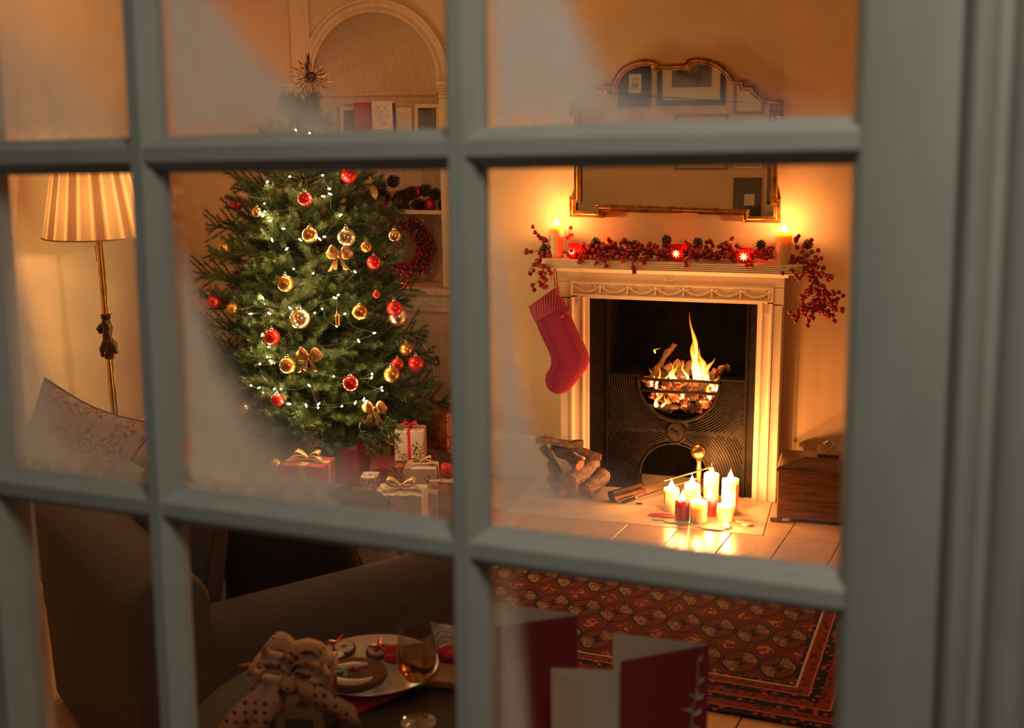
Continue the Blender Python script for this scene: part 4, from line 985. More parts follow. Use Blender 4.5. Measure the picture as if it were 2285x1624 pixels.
# ================================================================== GARLAND
ga = thing('berry_garland', 'red berry garland with small dark cones trailing along the mantel shelf', 'garland', (-1.0, -0.04, MZt))
GO = V((1.0, 0.04, -MZt)); rg_ = random.Random(21)
bb = MB().sphere((0, 0, 0), 0.0128, 12, 8); bb.lathe([(0.001, 0.0112), (0.003, 0.0145), (0.0005, 0.014)], 5); berry_me = bb.mesh('berry', M['berry'], 80)
berries = []; stems = MB()
def sprig(base, direc, n, spread, L):
    p = V(base); d = V(direc).normalized(); pts = [p.copy()]
    for k in range(n):
        d = (d + V((rg_.uniform(-.35, .35), rg_.uniform(-.2, .2), rg_.uniform(-.35, .25)))).normalized(); p = p + d * (L / n); pts.append(p.copy())
        q = p + V((rg_.uniform(-1, 1), rg_.uniform(-.7, .3), rg_.uniform(-1, 1))) * spread
        stems.tube([p + GO, q + GO], 0.0012, 4); berries.append(q)
    stems.tube([q_ + GO for q_ in pts], 0.0016, 4)
def density(x):  # along shelf
    return 1
xx = -1.70
main = []
while xx < -0.38:
    main.append(V((xx, -0.03 + 0.02 * math.sin(xx * 9), MZt + 0.028 + 0.008 * math.sin(xx * 14)))); xx += 0.03
stems.tube([p + GO for p in main], 0.004, 6)
CANX = [(-1.606, 0.05), (-0.447, 0.05)]
for k in range(330):
    x = rg_.uniform(-1.54, -0.50)
    hgt = 0.038 + 0.022 * math.sin(x * 7 + 1) ** 2
    y = rg_.uniform(-0.115, 0.03); z = MZt + 0.012 + rg_.random() ** 1.3 * hgt * 1.6 * (1 - abs(y + 0.03) * 3)
    q = V((x, y, z)); berries.append(q)
    if k % 2 == 0:
        mn = min(main, key=lambda p: (p - q).length); stems.tube([mn + GO, q + GO], 0.0012, 4)
# upright and overhanging sprigs (by place along the shelf)
for px, py0, py1 in ((1407, 575, 605), (1370, 560, 540), (1610, 555, 525), (1545, 560, 548), (1480, 560, 540), (1325, 572, 588), (1292, 574, 583), (1350, 576, 590), (1260, 545, 508), (1527, 580, 592), (1700, 560, 556), (1395, 545, 553), (1670, 588, 596), (1390, 570, 583), (1430, 575, 588)):
    a = ony(px, py0, -0.13 if py1 > py0 else -0.03); c = ony(px + rg_.uniform(-6, 12), py1, -0.14 if py1 > py0 else -0.03); sprig(a, c - a, 3, 0.012, (c - a).length)
# left tail
for px, py, dx, dy, n in ((1232, 545, -45, -25, 6), (1230, 555, -60, 0, 6), (1228, 562, -62, 20, 7), (1228, 570, -50, 60, 7), (1225, 575, -20, 75, 7), (1226, 580, 5, 62, 6), (1228, 575, 12, 45, 4), (1226, 550, -20, -15, 4), (1222, 565, -25, 25, 6)):
    a = ony(px, py, -0.06); c = ony(px + dx, py + dy, -0.08); sprig(a, c - a, n, 0.016, (c - a).length)
# right tail sweeping down
tail = [ony(px, py, y) for px, py, y in ((1762, 570, -.04), (1790, 575, -.04), (1812, 600, -.03), (1826, 635, -.02), (1828, 660, -.02), (1812, 685, -.02), (1782, 702, -.02))]
tp = arcpts(tail, 6)
for dxx in (0, .004, -.005): stems.tube([p + GO + V((dxx, dxx, 0)) for p in tp], 0.0022, 5)
for k in range(30):
    i = int(k / 30 * (len(tp) - 4)) + 2; p = tp[i]; side = 1 if k % 2 else -0.6
    sprig(p, V((side * rg_.uniform(.5, 1), -.15, rg_.uniform(-.9, .2))), 4, 0.016, rg_.uniform(.06, .13))
for dx, dy in ((65, 10), (55, -25), (62, 25), (70, -5), (30, 40), (20, 45), (45, 35)):
    a = ony(1812, 670 + dy * .3, -.02); c = ony(1812 + dx, 670 + dy, -.03); sprig(a, c - a, 5, 0.012, (c - a).length)
for px, py, dx, dy in ((1775, 560, 15, -35), (1785, 562, 22, -28), (1790, 570, 30, -10), (1775, 575, -15, 10), (1800, 580, 40, 10)):
    a = ony(px, py, -.05); c = ony(px + dx, py + dy, -.05); sprig(a, c - a, 4, 0.014, (c - a).length)
rg_.shuffle(berries); fixed = []
for q in berries:
    if q.z < MZt + 0.012 and -1.67 < q.x < -0.36 and q.y > -0.135: q.z = MZt + 0.012 if q.z > MZt - .02 else q.z; 
    if q.z < MZt and -1.67 < q.x < -0.36 and q.y > -0.14: q.y = -0.142
    fixed.append(q)
for q in fixed[:298]:
    link('berry', berry_me, ga, q + GO, (rg_.random() * 6, rg_.random() * 6, 0))
b = MB()
for q in fixed[298:]: b.sphere(q + GO, 0.0115, 8, 6)
if b.v: b.build('berry_cluster', M['berry'], ga, 80, kind='stuff')
stems.build('stems', M['stem'], ga, 50)
def cone_mesh(mt_, r=0.03, h=0.05, rows=7, n=7, name='pine_cone'):
    b = MB()
    b.lathe([(r * .2, 0), (r * .34, h * .3), (r * .2, h * .8), (.001, h)], 8)
    for i in range(rows):
        t = i / (rows - 1); rr_ = r * math.sin(PI * (0.22 + 0.74 * t)) ** .8 ; z = h * (0.08 + 0.85 * t)
        for k in range(n):
            a = 2 * PI * (k + 0.5 * (i % 2)) / n; ca, sa = math.cos(a), math.sin(a)
            w = rr_ * 0.24; th_ = h * .03; up_ = h * (.06 + .20 * t)
            b.add([(ca * rr_ * .25, sa * rr_ * .25, z), (ca * rr_ * .7 - sa * w, sa * rr_ * .7 + ca * w, z + up_ * .4), (ca * rr_ * 1.22, sa * rr_ * 1.22, z + up_ * 1.2), (ca * rr_ * .7 + sa * w, sa * rr_ * .7 - ca * w, z + up_ * .4), (ca * rr_ * .8, sa * rr_ * .8, z + up_ + th_)],
                  [(0, 3, 2, 1), (0, 1, 4), (1, 2, 4), (2, 3, 4), (3, 0, 4)])
    return b.mesh(name, mt_, 30)
cm = cone_mesh(M['cone'], 0.026, 0.045)
for px, py in ((1332, 546), (1414, 552), (1490, 540), (1562, 545), (1697, 550), (1800, 550), (1217, 560)):
    q = ony(px, py, -0.04); link('cone', cm, ga, q + GO + V((0, 0, -.012)), (rg_.uniform(-.6, .6), rg_.uniform(-.6, .6), 0))

# ================================================================== STOCKING
def zs(X, Y, y=-0.085): return ony(1120 + X / 2.787, 460 + Y / 2.787, y)
st = thing('christmas_stocking', 'red knitted stocking hanging from the left of the mantel', 'stocking', zs(330, 370))
SO = -zs(330, 370)
def loft_pairs(pairs, th, name, mt_, seg=20, n=4, cap=True):
    Lp = arcpts([zs(*a) for a, c in pairs], n); Rp = arcpts([zs(*c) for a, c in pairs], n); b = MB(); rings = []
    m_ = len(Lp)
    for i, (l, r_) in enumerate(zip(Lp, Rp)):
        c = (l + r_) / 2; h = (r_ - l) / 2; t = i / (m_ - 1); tt = th * (min(1, math.sqrt(max(0, (1 - t)) * 6))) if cap else th
        rings.append([c + h * math.cos(2 * PI * k / seg) + V((0, -1, 0)) * tt * math.sin(2 * PI * k / seg) + SO for k in range(seg)])
    b.loft(rings); return b.build(name, mt_, st, 70)
loft_pairs([((205, 700), (375, 560)), ((225, 760), (420, 660)), ((255, 830), (470, 770)), ((285, 890), (510, 850)), ((305, 950), (538, 915)), ((300, 1000), (545, 960)), ((278, 1040), (530, 1005)), ((270, 1085), (500, 1045)), ((285, 1130), (465, 1090)), ((320, 1160), (430, 1135)), ((355, 1168), (395, 1160))], 0.030, 'foot', M['knit'])
loft_pairs([((165, 625), (345, 497)), ((180, 665), (360, 560)), ((198, 705), (378, 605)), ((206, 720), (385, 622))], 0.036, 'cuff', M['rib'], cap=False)
b = MB(); b.tube([zs(328, 365) + SO, zs(322, 420) + SO, zs(332, 500) + SO], 0.003, 6); b.tube([zs(332, 365) + SO, zs(340, 430) + SO, zs(345, 500) + SO], 0.003, 6)
b.tube([zs(350, 500, -.12) + SO, zs(365, 560, -.13) + SO, zs(385, 620, -.13) + SO], 0.0025, 6); b.tube([zs(345, 500, -.12) + SO, zs(355, 580, -.13) + SO, zs(365, 640, -.13) + SO], 0.0025, 6); b.build('cord', M['red_ribbon'], st, 50)
for X, Y, r in ((400, 650, 0.020), (365, 672, 0.021)):
    b = MB(); c = zs(X, Y, -.135) + SO; b.sphere(c, r, 18, 12)
    for i, q in enumerate(b.v): q = V(q); b.v[i] = tuple(c + (q - c) * (1 + .22 * noise.noise(q * 160)))
    b.build('pompom', M['knit'], st, 60)

# ================================================================== LOG PILE, TOOLS, BOX
def zl(X, Y, z): return onz(1180 + X / 7.383, 960 + Y / 7.383, z)
def log(label, far, near, r, mt_, seed):
    d = (near - far); t = thing('log', label, 'log', far.lerp(near, .5), (0, 0, 0), 'logs stacked by the hearth'); o = -far.lerp(near, .5)
    n = 9; rn = random.Random(seed); b = MB(); pts = [far.lerp(near, k / n) + V((0, 0, .006 * math.sin(k * .9 + seed))) for k in range(n + 1)]
    b.tube([p + o for p in pts], [r * (1 + .06 * math.sin(k * 1.3 + seed)) for k in range(n + 1)], 16, caps=True)
    for i, q in enumerate(b.v): q = V(q); b.v[i] = tuple(q + V((1, 1, 1)) * .006 * noise.noise(q * 28 + V((seed, 0, 0))))
    b.build('bark', mt_, t, 60)
    for p, s in ((near, 1), (far, -1)):
        a = (pts[-1] - pts[-2]).normalized() if s > 0 else (pts[0] - pts[1]).normalized(); q = a.to_track_quat('Z', 'Y').to_matrix().to_4x4()
        MB().lathe([(r * .9, -.004), (r * .9, .003), (r * .6, .004), (.001, .005)], 16, (pts[-1] if s > 0 else pts[0]) + o + a * .003, q).build('cut_end', M['cut_wood'], t, 30)
log('birch log lying front right on the pile, pale peeling bark', zl(1230, 750, .09), zl(930, 1005, .045), 0.044, M['birch'], 1)
log('birch log with a wide cut face beside the front one', zl(1060, 540, .15), zl(665, 840, .125), 0.042, M['birch'], 2)
log('brown log with a round pale end above the birch logs', zl(430, 270, .26), zl(830, 550, .215), 0.031, M['bark'], 3)
log('slim brown log sloping down at the left of the pile', zl(230, 250, .25), zl(510, 705, .12), 0.021, M['bark'], 4)
log('dark log with a small orange cut end pointing right', zl(600, 265, .27), zl(1175, 450, .205), 0.021, M['bark'], 5)
log('mottled grey log lying across the top of the pile', zl(130, 160, .315), zl(880, 235, .285), 0.021, M['birch'], 6)
log('low log end showing under the slim brown log', zl(360, 560, .10), zl(455, 865, .062), 0.019, M['bark'], 7)
log('bottom log at the left under the wide birch log', zl(400, 800, .06), zl(560, 1020, .035), 0.034, M['birch'], 8)
def rod_thing(name, label, A_, B_, parts):
    t = thing(name, label, 'fire iron', A_); L = (B_ - A_).length; q = (B_ - A_).to_track_quat('Z', 'Y'); t.rotation_mode = 'QUATERNION'; t.rotation_quaternion = q
    parts(t, L)
def brush(t, L):
    MB().lathe([(.030, -.03), (.033, 0), (.001, .004)], 20).build('bristles', M['iron_tip'], t, 30)
    MB().lathe([(.032, 0), (.034, .004), (.030, .012), (.030, .150), (.034, .154), (.034, .160), (.010, .166)], 24).build('barrel', M['brass'], t, 30)
    MB().lathe([(.006, .16), (.005, L * .5), (.0075, L * .5 + .004), (.005, L * .5 + .01), (.005, L - .03), (.009, L - .025), (.006, L - .012), (.009, L - .006), (.001, L)], 12).build('rod', M['brass'], t, 50)
def poker(t, L):
    MB().lathe([(.004, 0), (.009, .02), (.010, .06), (.007, .08)], 10).build('tip', M['iron_tip'], t, 30)
    MB().lathe([(.011, .08), (.006, .09), (.0045, .1), (.0045, L - .04), (.008, L - .03), (.005, L - .01), (.001, L)], 12).build('rod', M['brass'], t, 50)
rod_thing('hearth_brush', 'brass handled hearth brush lying beside the candles', onz(1372, 1106, .035), ony(1592, 1040, -.13), brush)
rod_thing('poker', 'thin brass poker lying below the hearth brush', onz(1386, 1121, .010), ony(1560, 1066, -.10), poker)
o = MB().tube([V((0, 0, 0.004)), V((.03, .0, 0.005))], .004, 7).build('charcoal_stub', M['soot'], None, 30); p = onz(1420, 1125); o.location = p + V((0, 0, .0005)); tag(o, 'small burnt stub on the hearth below the poker', 'debris')

bx = thing('coal_box', 'old brown wooden coal box with sloping lid at the right of the fireplace', 'box', (-0.185, -0.14, 0))
bw2, bd2, bz0, bz1 = 0.232, 0.148, 0.018, 0.262
MB().box(-bw2, bw2, -bd2, bd2, bz0, bz1).build('body', M['box_wood'], bx, 0, bevel=.004)
b = MB(); b.box(-bw2 - .008, bw2 + .008, -bd2 - .008, bd2 + .008, bz1, bz1 + .014)
b.loft([[V((sx_ * (bw2 + .006) * f, sy_ * (bd2 + .006) * g, z)) for sx_, sy_ in ((-1, -1), (1, -1), (1, 1), (-1, 1))] for f, g, z in ((1, 1, bz1 + .014), (.97, .96, bz1 + .022), (.5, .42, bz1 + .052), (.47, .38, bz1 + .056))]); b.build('lid', M['box_wood'], bx, 0, bevel=.002)
MB().box(-.052, .052, -.035, .035, bz1 + .056, bz1 + .068).build('handle_plate', M['box_wood'], bx, 0, bevel=.004)
b = MB(); hz = bz1 + .068; b.tube([(0, 0, hz), (0, 0, hz + .018)], .004, 8)
b.tube([(0, 0, hz + .016), (-.018, 0, hz + .034), (-.022, 0, hz + .052), (-.010, 0, hz + .056), (0, 0, hz + .068), (.010, 0, hz + .056), (.022, 0, hz + .052), (.018, 0, hz + .034), (0, 0, hz + .016)], .003, 6); b.build('handle', M['silver'], bx, 40)
for sx_ in (-1, 1):
    for sy_ in (-1, 1): MB().box(sx_ * bw2 - .03, sx_ * bw2 + .012 if sx_ > 0 else sx_ * bw2 + .03, sy_ * bd2 - .012, sy_ * bd2 + .012, 0, bz0).build('foot', M['box_wood'], bx, 0, bevel=.003)

# ================================================================== ALCOVE: CUPBOARD, RADIATOR, NICHE THINGS
cp = thing('built_in_cupboard', 'cream cupboard under the arched niche with carved frieze and ring handles', 'cupboard', (-2.80, 0.42, 0))
def cpart(b, name, mt_=M['cream_wood'], parent=cp, **kw):
    b.v = [tuple(V(p) - V((-2.80, 0.42, 0))) for p in b.v]; return b.build(name, mt_, parent, kw.pop('smooth', 30), **kw)
CX0, CX1, CY = -3.36, -2.23, 0.40
cpart(MB().box(CX0, CX1, CY, YB - .001, 0.0, 0.955), 'carcass', smooth=0)
cpart(MB().box(CX0 - .02, CX1 + .02, CY - .045, YB + .0, .965, .999), 'worktop', bevel=.006)
b = MB(); pr = [(YB - .01, .967), (CY - .03, .967), (CY - .022, .955), (CY - .012, .945), (CY - .012, .880), (CY - .020, .872), (CY - .020, .862), (CY - .004, .855), (YB - .01, .855)]
b.loft([[V((xx, y, z)) for y, z in pr] for xx in (CX0, CX1)]); cpart(b, 'frieze')
for k in range(8): link('swag', sw_me, cp, (CX0 + .08 + k * .14 + 2.80, CY - .014 - .42, .925))
for (a0, a1, lab, hx) in ((-2.80, -2.420, 1, -2.447), (-3.185, -2.806, 0, -3.155)):
    dr = cpart(MB().box(a0, a1, CY - .014, CY, .08, .840), 'door', bevel=.003)
    b = MB(); cxd = (a0 + a1) / 2 - (0.19 if lab else -0.19); rr_ = .33
    pts = [V((cxd + (rr_ if lab else -rr_) * math.cos(a), CY - .015, .46 + rr_ * math.sin(a))) for a in [(-80 + 160 * k / 30) * PI / 180 for k in range(31)]]
    b.tube(pts, .006, 6); cpart(b, 'panel_moulding', parent=dr, smooth=60)
    b = MB(); b.sphere((hx, CY - .024, .59), .012, 10, 8); b.tube([(hx + .017 * math.cos(a), CY - .03, .567 + .02 * math.sin(a)) for a in [2 * PI * k / 16 for k in range(17)]], .0035, 6); b.tube([(hx, CY - .014, .59), (hx, CY - .03, .585)], .005, 6)
    cpart(b, 'ring_handle', M['dark_bronze'], parent=dr, smooth=60)
rd = thing('radiator', 'cream slotted radiator against the wall left of the tree', 'radiator', (-3.72, 0.40, 0))
b = MB(); rx = [-.25 + .025 * k for k in range(0, 21)]
MB().box(-.255, .255, .012, .045, .18, .79).build('back_panel', M['screen_white'], rd, 0, bevel=.008)
for k in range(9):
    xa = -.255 + .0567 * k
    MB().box(xa, xa + .036, -.004, .012, .18, .79).build('slat', M['screen_white'], rd, 0, bevel=.003)
for z in (.18, .36, .52, .755):
    MB().box(-.255, .255, -.002, .012, z, z + .034).build('rail', M['screen_white'], rd, 0)
for s in (-.22, .22): MB().box(s - .012, s + .012, .0, .03, 0, .18).build('leg', M['screen_white'], rd, 0)
# cards and frames on the top niche shelf
ZS = 1.866
def card(name, label, cat, px0, px1, pyt, y, mt_, yaw=0.0, open_=True, group=None, lean=6):
    a = ony(px0, pyt, y); c = ony(px1, pyt, y); h = a.z - ZS; w = abs(c.x - a.x)
    t = thing(name, label, cat, ((a.x + c.x) / 2, y, ZS), (0, 0, yaw), group)
    MB().box(-w / 2, w / 2, -.001, .001, 0, h).build('front_leaf', mt_, t, 0)
    if open_:
        o = MB().box(0, w, -.001, .001, 0, h).build('back_leaf', mt_, t, 0); o.location = (-w / 2, 0.001, 0); o.rotation_euler = (0, 0, math.radians(28))
    return t, w, h
card('greeting_card', 'plain red greeting card on the top niche shelf', 'card', 789, 829, 229, 0.50, M['red_card'], 0, True, 'greeting cards in the niche')
t, w, h = card('greeting_card', 'white card with brown ribbon scroll print and lettering on the niche shelf', 'card', 829, 875, 226, 0.47, M['paper'], 0, True, 'greeting cards in the niche')
b = MB(); Y = -.002
def cv(pts, r=.0012): b.tube([(x * w, Y, z * h) for x, z in pts], r, 4, flat=.4)
cv([(.0, .30), (.0, .72)], .0015)
for s in (-1, 1):
    cv([(s * .5 * (k / 10) * .72, .70 + .09 * math.sin(k / 10 * 2.2) - .12 * (k / 10) ** 2 * 1.2) for k in range(11)])
    cv([(s * (.04 + .12 * math.sin(k / 9 * PI)), .72 + .16 * (k / 9)) for k in range(10)]); cv([(s * (.25 + .08 * math.cos(k * .6)), .82 + .05 * math.sin(k * .6)) for k in range(8)])
    for k in range(3): b.sphere((s * (.2 + .06 * k) * w, Y, (.90 + .03 * (k % 2)) * h), .0014, 5, 4)
cv([(.36 - .30 * k / 8, .56 + .08 * abs(k / 8 - .5)) for k in range(9)]); cv([(-.16, .62), (-.18, .42)], .002); cv([(.02, .32), (.12, .42), (.2, .32)]); b.sphere((.12 * w, Y, .36 * h), .003, 6, 4, (1, .3, 1))
b.build('scroll_print', M['brown_print'], t, 50)
fc = bpy.data.curves.new('card_lettering', 'FONT'); fc.body = 'Christmas Wishes'; fc.size = w * .115; fc.align_x = 'CENTER'; fc.extrude = .0003; fc.shear = .2
o = bpy.data.objects.new('lettering', fc); COL.objects.link(o); o.parent = t; o.location = (0, -.0018, h * .155); o.rotation_euler = (PI / 2, 0, 0); fc.materials.append(M['brown_print']); bpy.context.view_layer.update(); me_ = bpy.data.meshes.new_from_object(o); bpy.data.objects.remove(o); o = link('lettering', me_, t, (0, -.0018, h * .155), (PI / 2, 0, 0))
card('greeting_card', 'dark red card edge behind the white printed card', 'card', 872, 882, 230, 0.50, M['burgundy'], 0, False, 'greeting cards in the niche')
card('greeting_card', 'small plain cream card between the printed card and the right frame', 'card', 884, 918, 240, 0.49, M['cream_card'], 0, True, 'greeting cards in the niche')
def photo_frame(label, px0, px1, pyt, y, bwid):
    a = ony(px0, pyt, y); c = ony(px1, pyt, y); h = a.z - ZS; w = c.x - a.x
    t = thing('photo_frame', label, 'photo frame', ((a.x + c.x) / 2, y, ZS), (math.radians(-6), 0, 0))
    b = MB(); W_ = w / 2
    for q in ((-W_, W_, 0, bwid), (-W_, W_, h - bwid, h), (-W_, -W_ + bwid, bwid, h - bwid), (W_ - bwid, W_, bwid, h - bwid)): b.box(q[0], q[1], 0, .015, q[2], q[3])
    b.build('frame', M['cream_wood'], t, 0, bevel=.002); MB().box(-W_ + bwid, W_ - bwid, .004, .012, bwid, h - bwid).build('photograph', M['photo'], t, 0)
photo_frame('cream framed photograph at the left end of the niche shelf', 756, 800, 238, 0.53, .022)
photo_frame('cream framed photograph at the right end of the niche shelf', 922, 979, 232, 0.50, .022)
# pine cones and red balls on the lower shelf
ZC2 = 1.445; cb = cone_mesh(M['cone_brown'], 0.042, 0.075, 8, 8); rc = random.Random(4); k = 0
places = []
for x in [-2.90 + .050 * i for i in range(10)]: places.append((x, 0.485 + .03 * (len(places) % 2), 0.0))
for x in [-2.88 + .052 * i for i in range(8)]: places.append((x, 0.50, 0.055))
places += [(-2.84, .50, .12), (-2.77, .50, .115), (-2.44, .49, 0.0)]
lab_row = ['front row on the niche shelf', 'second layer of the niche shelf pile', 'top of the niche shelf pile']
for i, (x, y, dz) in enumerate(places):
    o = link('pine_cone', cb, None, (x, y, ZC2 + .032 + dz * .95), (rc.uniform(.8, 2.2), rc.uniform(-.4, .4), rc.random() * 6), 0.92)
    o['label'] = 'dark pine cone in the ' + ('bottom row' if dz < .01 else 'second layer' if dz < .09 else 'topmost layer') + ' of the heap on the niche shelf'; o['category'] = 'pine cone'; o['group'] = 'pine cones on the niche shelf'
def bauble_me(mt_, r, cap=None):
    return MB().sphere((0, 0, 0), r, 28, 18).mesh('ball', mt_, 80)
BM = {}
def bauble(label, p, r, kind, hang=True, group='tree baubles', name='bauble'):
    key = kind; t = thing(name, label, 'bauble', p, (0, 0, 0), group)
    if key not in BM: BM[key] = MB().sphere((0, 0, 0), 1.0, 28, 18).mesh('ball', M[kind], 80)
    link('ball', BM[key], t, scale=r)
    if 'cap' not in BM:
        BM['cap'] = MB().lathe([(.26, .94), (.25, 1.14), (.20, 1.17), (.001, 1.18)], 14).mesh('cap', M['silver'], 30)
        c = MB(); c.tube([(.13 * math.cos(a), 0, 1.28 + .13 * math.sin(a)) for a in [2 * PI * k / 14 for k in range(15)]], .03, 5); BM['loop'] = c.mesh('loop', M['silver'], 60)
        g = MB(); rn = random.Random(9)
        for k in range(260):
            d = V((rn.gauss(0, 1), rn.gauss(0, 1), rn.gauss(0, 1))).normalized(); e = d.orthogonal().normalized() * .035; f = d.cross(e); g.add([d * 1.012 + e, d * 1.012 + f, d * 1.012 - e * .6 - f * .6], [(0, 1, 2)])
        BM['glitter'] = g.mesh('glitter', M['gold_shiny'], 0, fix=False)
    if kind == 'glitter_ball':
        o = link('glitter_flecks', BM['glitter'], t, scale=r); o['kind'] = 'stuff'
    if hang: link('cap', BM['cap'], t, scale=r); link('loop', BM['loop'], t, scale=r)
    return t
for lab, px, py, r, y in (('red ball at the left of the niche shelf cones', 853, 456, .029, .455), ('red ball sitting on top of the niche shelf cones', 930, 428, .034, .50), ('red ball at the right of the niche shelf cones', 959, 455, .031, .47)):
    q = ony(px, py, y); bauble(lab, (q.x, q.y, q.z), r, 'red_matte', False, 'red balls on the niche shelf')
# wreath
wr = thing('berry_wreath', 'dark red berry wreath leaning inside the lower niche', 'wreath', ony(901, 556, 0.52)); wr.rotation_euler = (math.radians(-8), 0, math.radians(28))
rw = random.Random(8); b = MB(); tw = MB()
for k in range(900):
    a = rw.uniform(0, 2 * PI); ph = rw.uniform(0, 2 * PI); q = V(((.130 + .05 * math.cos(ph)) * math.cos(a), .045 * math.sin(ph), (.130 + .05 * math.cos(ph)) * math.sin(a) * 1.10)); b.sphere(q, rw.uniform(.005, .009), 6, 4)
for k in range(700):
    a = rw.uniform(0, 2 * PI); ph = rw.uniform(0, 2 * PI); q = V(((.130 + .042 * math.cos(ph)) * math.cos(a), .04 * math.sin(ph), (.130 + .042 * math.cos(ph)) * math.sin(a) * 1.10)); d = (V((math.cos(a) * math.cos(ph), math.sin(ph), math.sin(a) * math.cos(ph))) + V((rw.uniform(-.6, .6), rw.uniform(-.4, .4), rw.uniform(-.6, .6)))).normalized() * .034
    n_ = d.orthogonal().normalized() * .0014; tw.add([q + n_, q - n_, q + d], [(0, 1, 2)])
b.build('berries', M['berry'], wr, 80, kind='stuff'); tw.build('twigs', M['stem'], wr, 0, kind='stuff')
MB().tube([(.13 * math.cos(2 * PI * k / 40), 0, .143 * math.sin(2 * PI * k / 40)) for k in range(41)], .034, 10).build('ring', M['cone_brown'], wr, 60)
q = onz(898, 638, 0.994); votive_p = V((-2.70, .40, .9925))
t = thing('tealight_cup', 'small red lit tea light cup in front of the wreath', 'candle holder', (ony(896, 628, .39).x, .39, .9925))
MB().lathe([(.016, 0), (.022, .03), (.020, .03), (.014, .004), (.001, .004)], 18).build('cup', M['votive'], t, 60); MB().lathe([(.001, .012), (.006, .02), (.001, .036)], 8).build('flame', M['flame'], t, 80)
point('niche_tealight_glow', (t.location.x, .38, 1.03), .25, (1, .45, .15), .006)

# ================================================================== CHRISTMAS TREE
TX, TY = -2.955, -0.20
tree = thing('christmas_tree', 'bushy green Christmas tree hung with baubles, bows and warm lights', 'Christmas tree', (TX, TY, 0))
RT = [(0.15, .30), (.28, .52), (.45, .60), (.62, .61), (.85, .56), (1.05, .56), (1.3, .49), (1.5, .43), (1.66, .38), (1.78, .27), (1.9, .16), (2.0, .08), (2.1, .02)]
def RZ(z): return interp(RT, z)
def needle_twig(b, pts, rad0, per_cm, nl, rn, core=True):
    """needles (narrow triangles) bristling round a twig"""
    if core: b.tube(pts, [rad0 * (1 - .6 * k / (len(pts) - 1)) for k in range(len(pts))], 4, caps=False)
    for a, c in zip(pts, pts[1:]):
        d = c - a; L = d.length
        if L < 1e-6: continue
        dn = d / L; u = dn.orthogonal().normalized(); w = dn.cross(u)
        for k in range(max(1, int(L * 100 * per_cm))):
            t = rn.random(); ang = rn.uniform(0, 2 * PI); o = u * math.cos(ang) + w * math.sin(ang)
            p = a + d * t; dr = (o * 1.0 + dn * rn.uniform(.5, 1.1)).normalized(); tip = p + dr * nl * rn.uniform(.75, 1.15)
            s = dn.cross(o).normalized() * .0014
            n = len(b.v); b.v += [tuple(p + s), tuple(p - s), tuple(tip)]; b.f.append((n, n + 1, n + 2)); b.mi.append(0)
def branch_mesh(L, seed, droop=0.0):
    rn = random.Random(seed); b = MB(); n = 8
    main = [V((L * k / n, .02 * math.sin(k + seed), L * (.10 * (k / n) ** 2 - droop * (k / n) ** 2))) for k in range(n + 1)]
    needle_twig(b, main[:3], .005, 1.5, .022, rn); needle_twig(b, main[2:], .004, 12, .030, rn)
    x = .16 * L + .03; side = 1
    while x < L - .03:
        i = min(n - 1, int(x / L * n)); p = main[i].lerp(main[i + 1], x / L * n - i)
        for el in ((0, ) if rn.random() < .35 else (0, 1)):
            tl = min(.24, (.42 * (L - x) + .07)) * rn.uniform(.75, 1.1) * (1 if el == 0 else .7)
            az = side * rn.uniform(.6, .95); up_ = rn.uniform(-.05, .35) if el == 0 else rn.choice((-.55, .75))
            d = V((math.cos(az), math.sin(az), up_)).normalized(); q = [p + d * tl * k / 4 + V((.012 * (k / 4) ** 2, 0, .03 * (k / 4) ** 2 * tl / .2)) for k in range(5)]
            needle_twig(b, q, .0028, 11, .029, rn)
            side = -side
        x += rn.uniform(.028, .045)
    return b.mesh('branch', M['needle'], 0, fix=False)
LEN = [.16, .26, .38, .50, .60]
BR = {L: [branch_mesh(L, int(L * 100) + s, .05 * s) for s in range(2)] for L in LEN}
TAIL = [branch_mesh(.20, 77, .3)]
MB().tube([(0, 0, .05), (0, 0, 1.1), (0.015, 0, 2.05)], [.028, .02, .006], 10).build('trunk', M['bark'], tree, 50)
MB().lathe([(.13, 0), (.14, .02), (.12, .16), (.06, .17), (.05, .06), (.001, .06)], 20).build('stand', M['iron'], tree, 40)
rt = random.Random(42)
def add_branch(z0, az, length, pitch, roll=0.0):
    hy = math.sin(az) * math.cos(pitch)
    if hy > 0 and TY + hy * length > 0.30: length = max(.1, (0.30 - TY) / hy)
    L = min(LEN, key=lambda l: abs(l - length)); me = rt.choice(BR[L])
    R_ = Matrix.Rotation(az, 4, 'Z') @ Matrix.Rotation(-pitch, 4, 'Y') @ Matrix.Rotation(roll, 4, 'X')
    o = link('branch', me, tree, V((.010 * math.cos(az), .010 * math.sin(az), z0)), R_.to_euler(), length / L)
z = 0.26; lev = 0
while z < 2.0:
    n = 10 if z < 1.2 else (8 if z < 1.6 else (7 if z < 1.8 else 6)); a0 = lev * .7
    for k in range(n):
        pitch = rt.uniform(.02, .32) + (.20 if z > 1.6 else 0) - (.22 if z < .45 else 0); ztip = z + .3 * pitch
        L = RZ(z + .05) / math.cos(pitch) * rt.uniform(.72, 1.08)
        if L < .1: L = .1
        add_branch(z + rt.uniform(-.03, .03), a0 + 2 * PI * k / n + rt.uniform(-.15, .15), L, pitch, rt.uniform(-.5, .5))
    z += .098 if z < 1.6 else .085; lev += 1
for z, n, L in ((1.93, 5, .14), (1.99, 5, .12), (2.03, 4, .09)):
    for k in range(n): add_branch(z, 2 * PI * k / n + z * 9, L, .75)
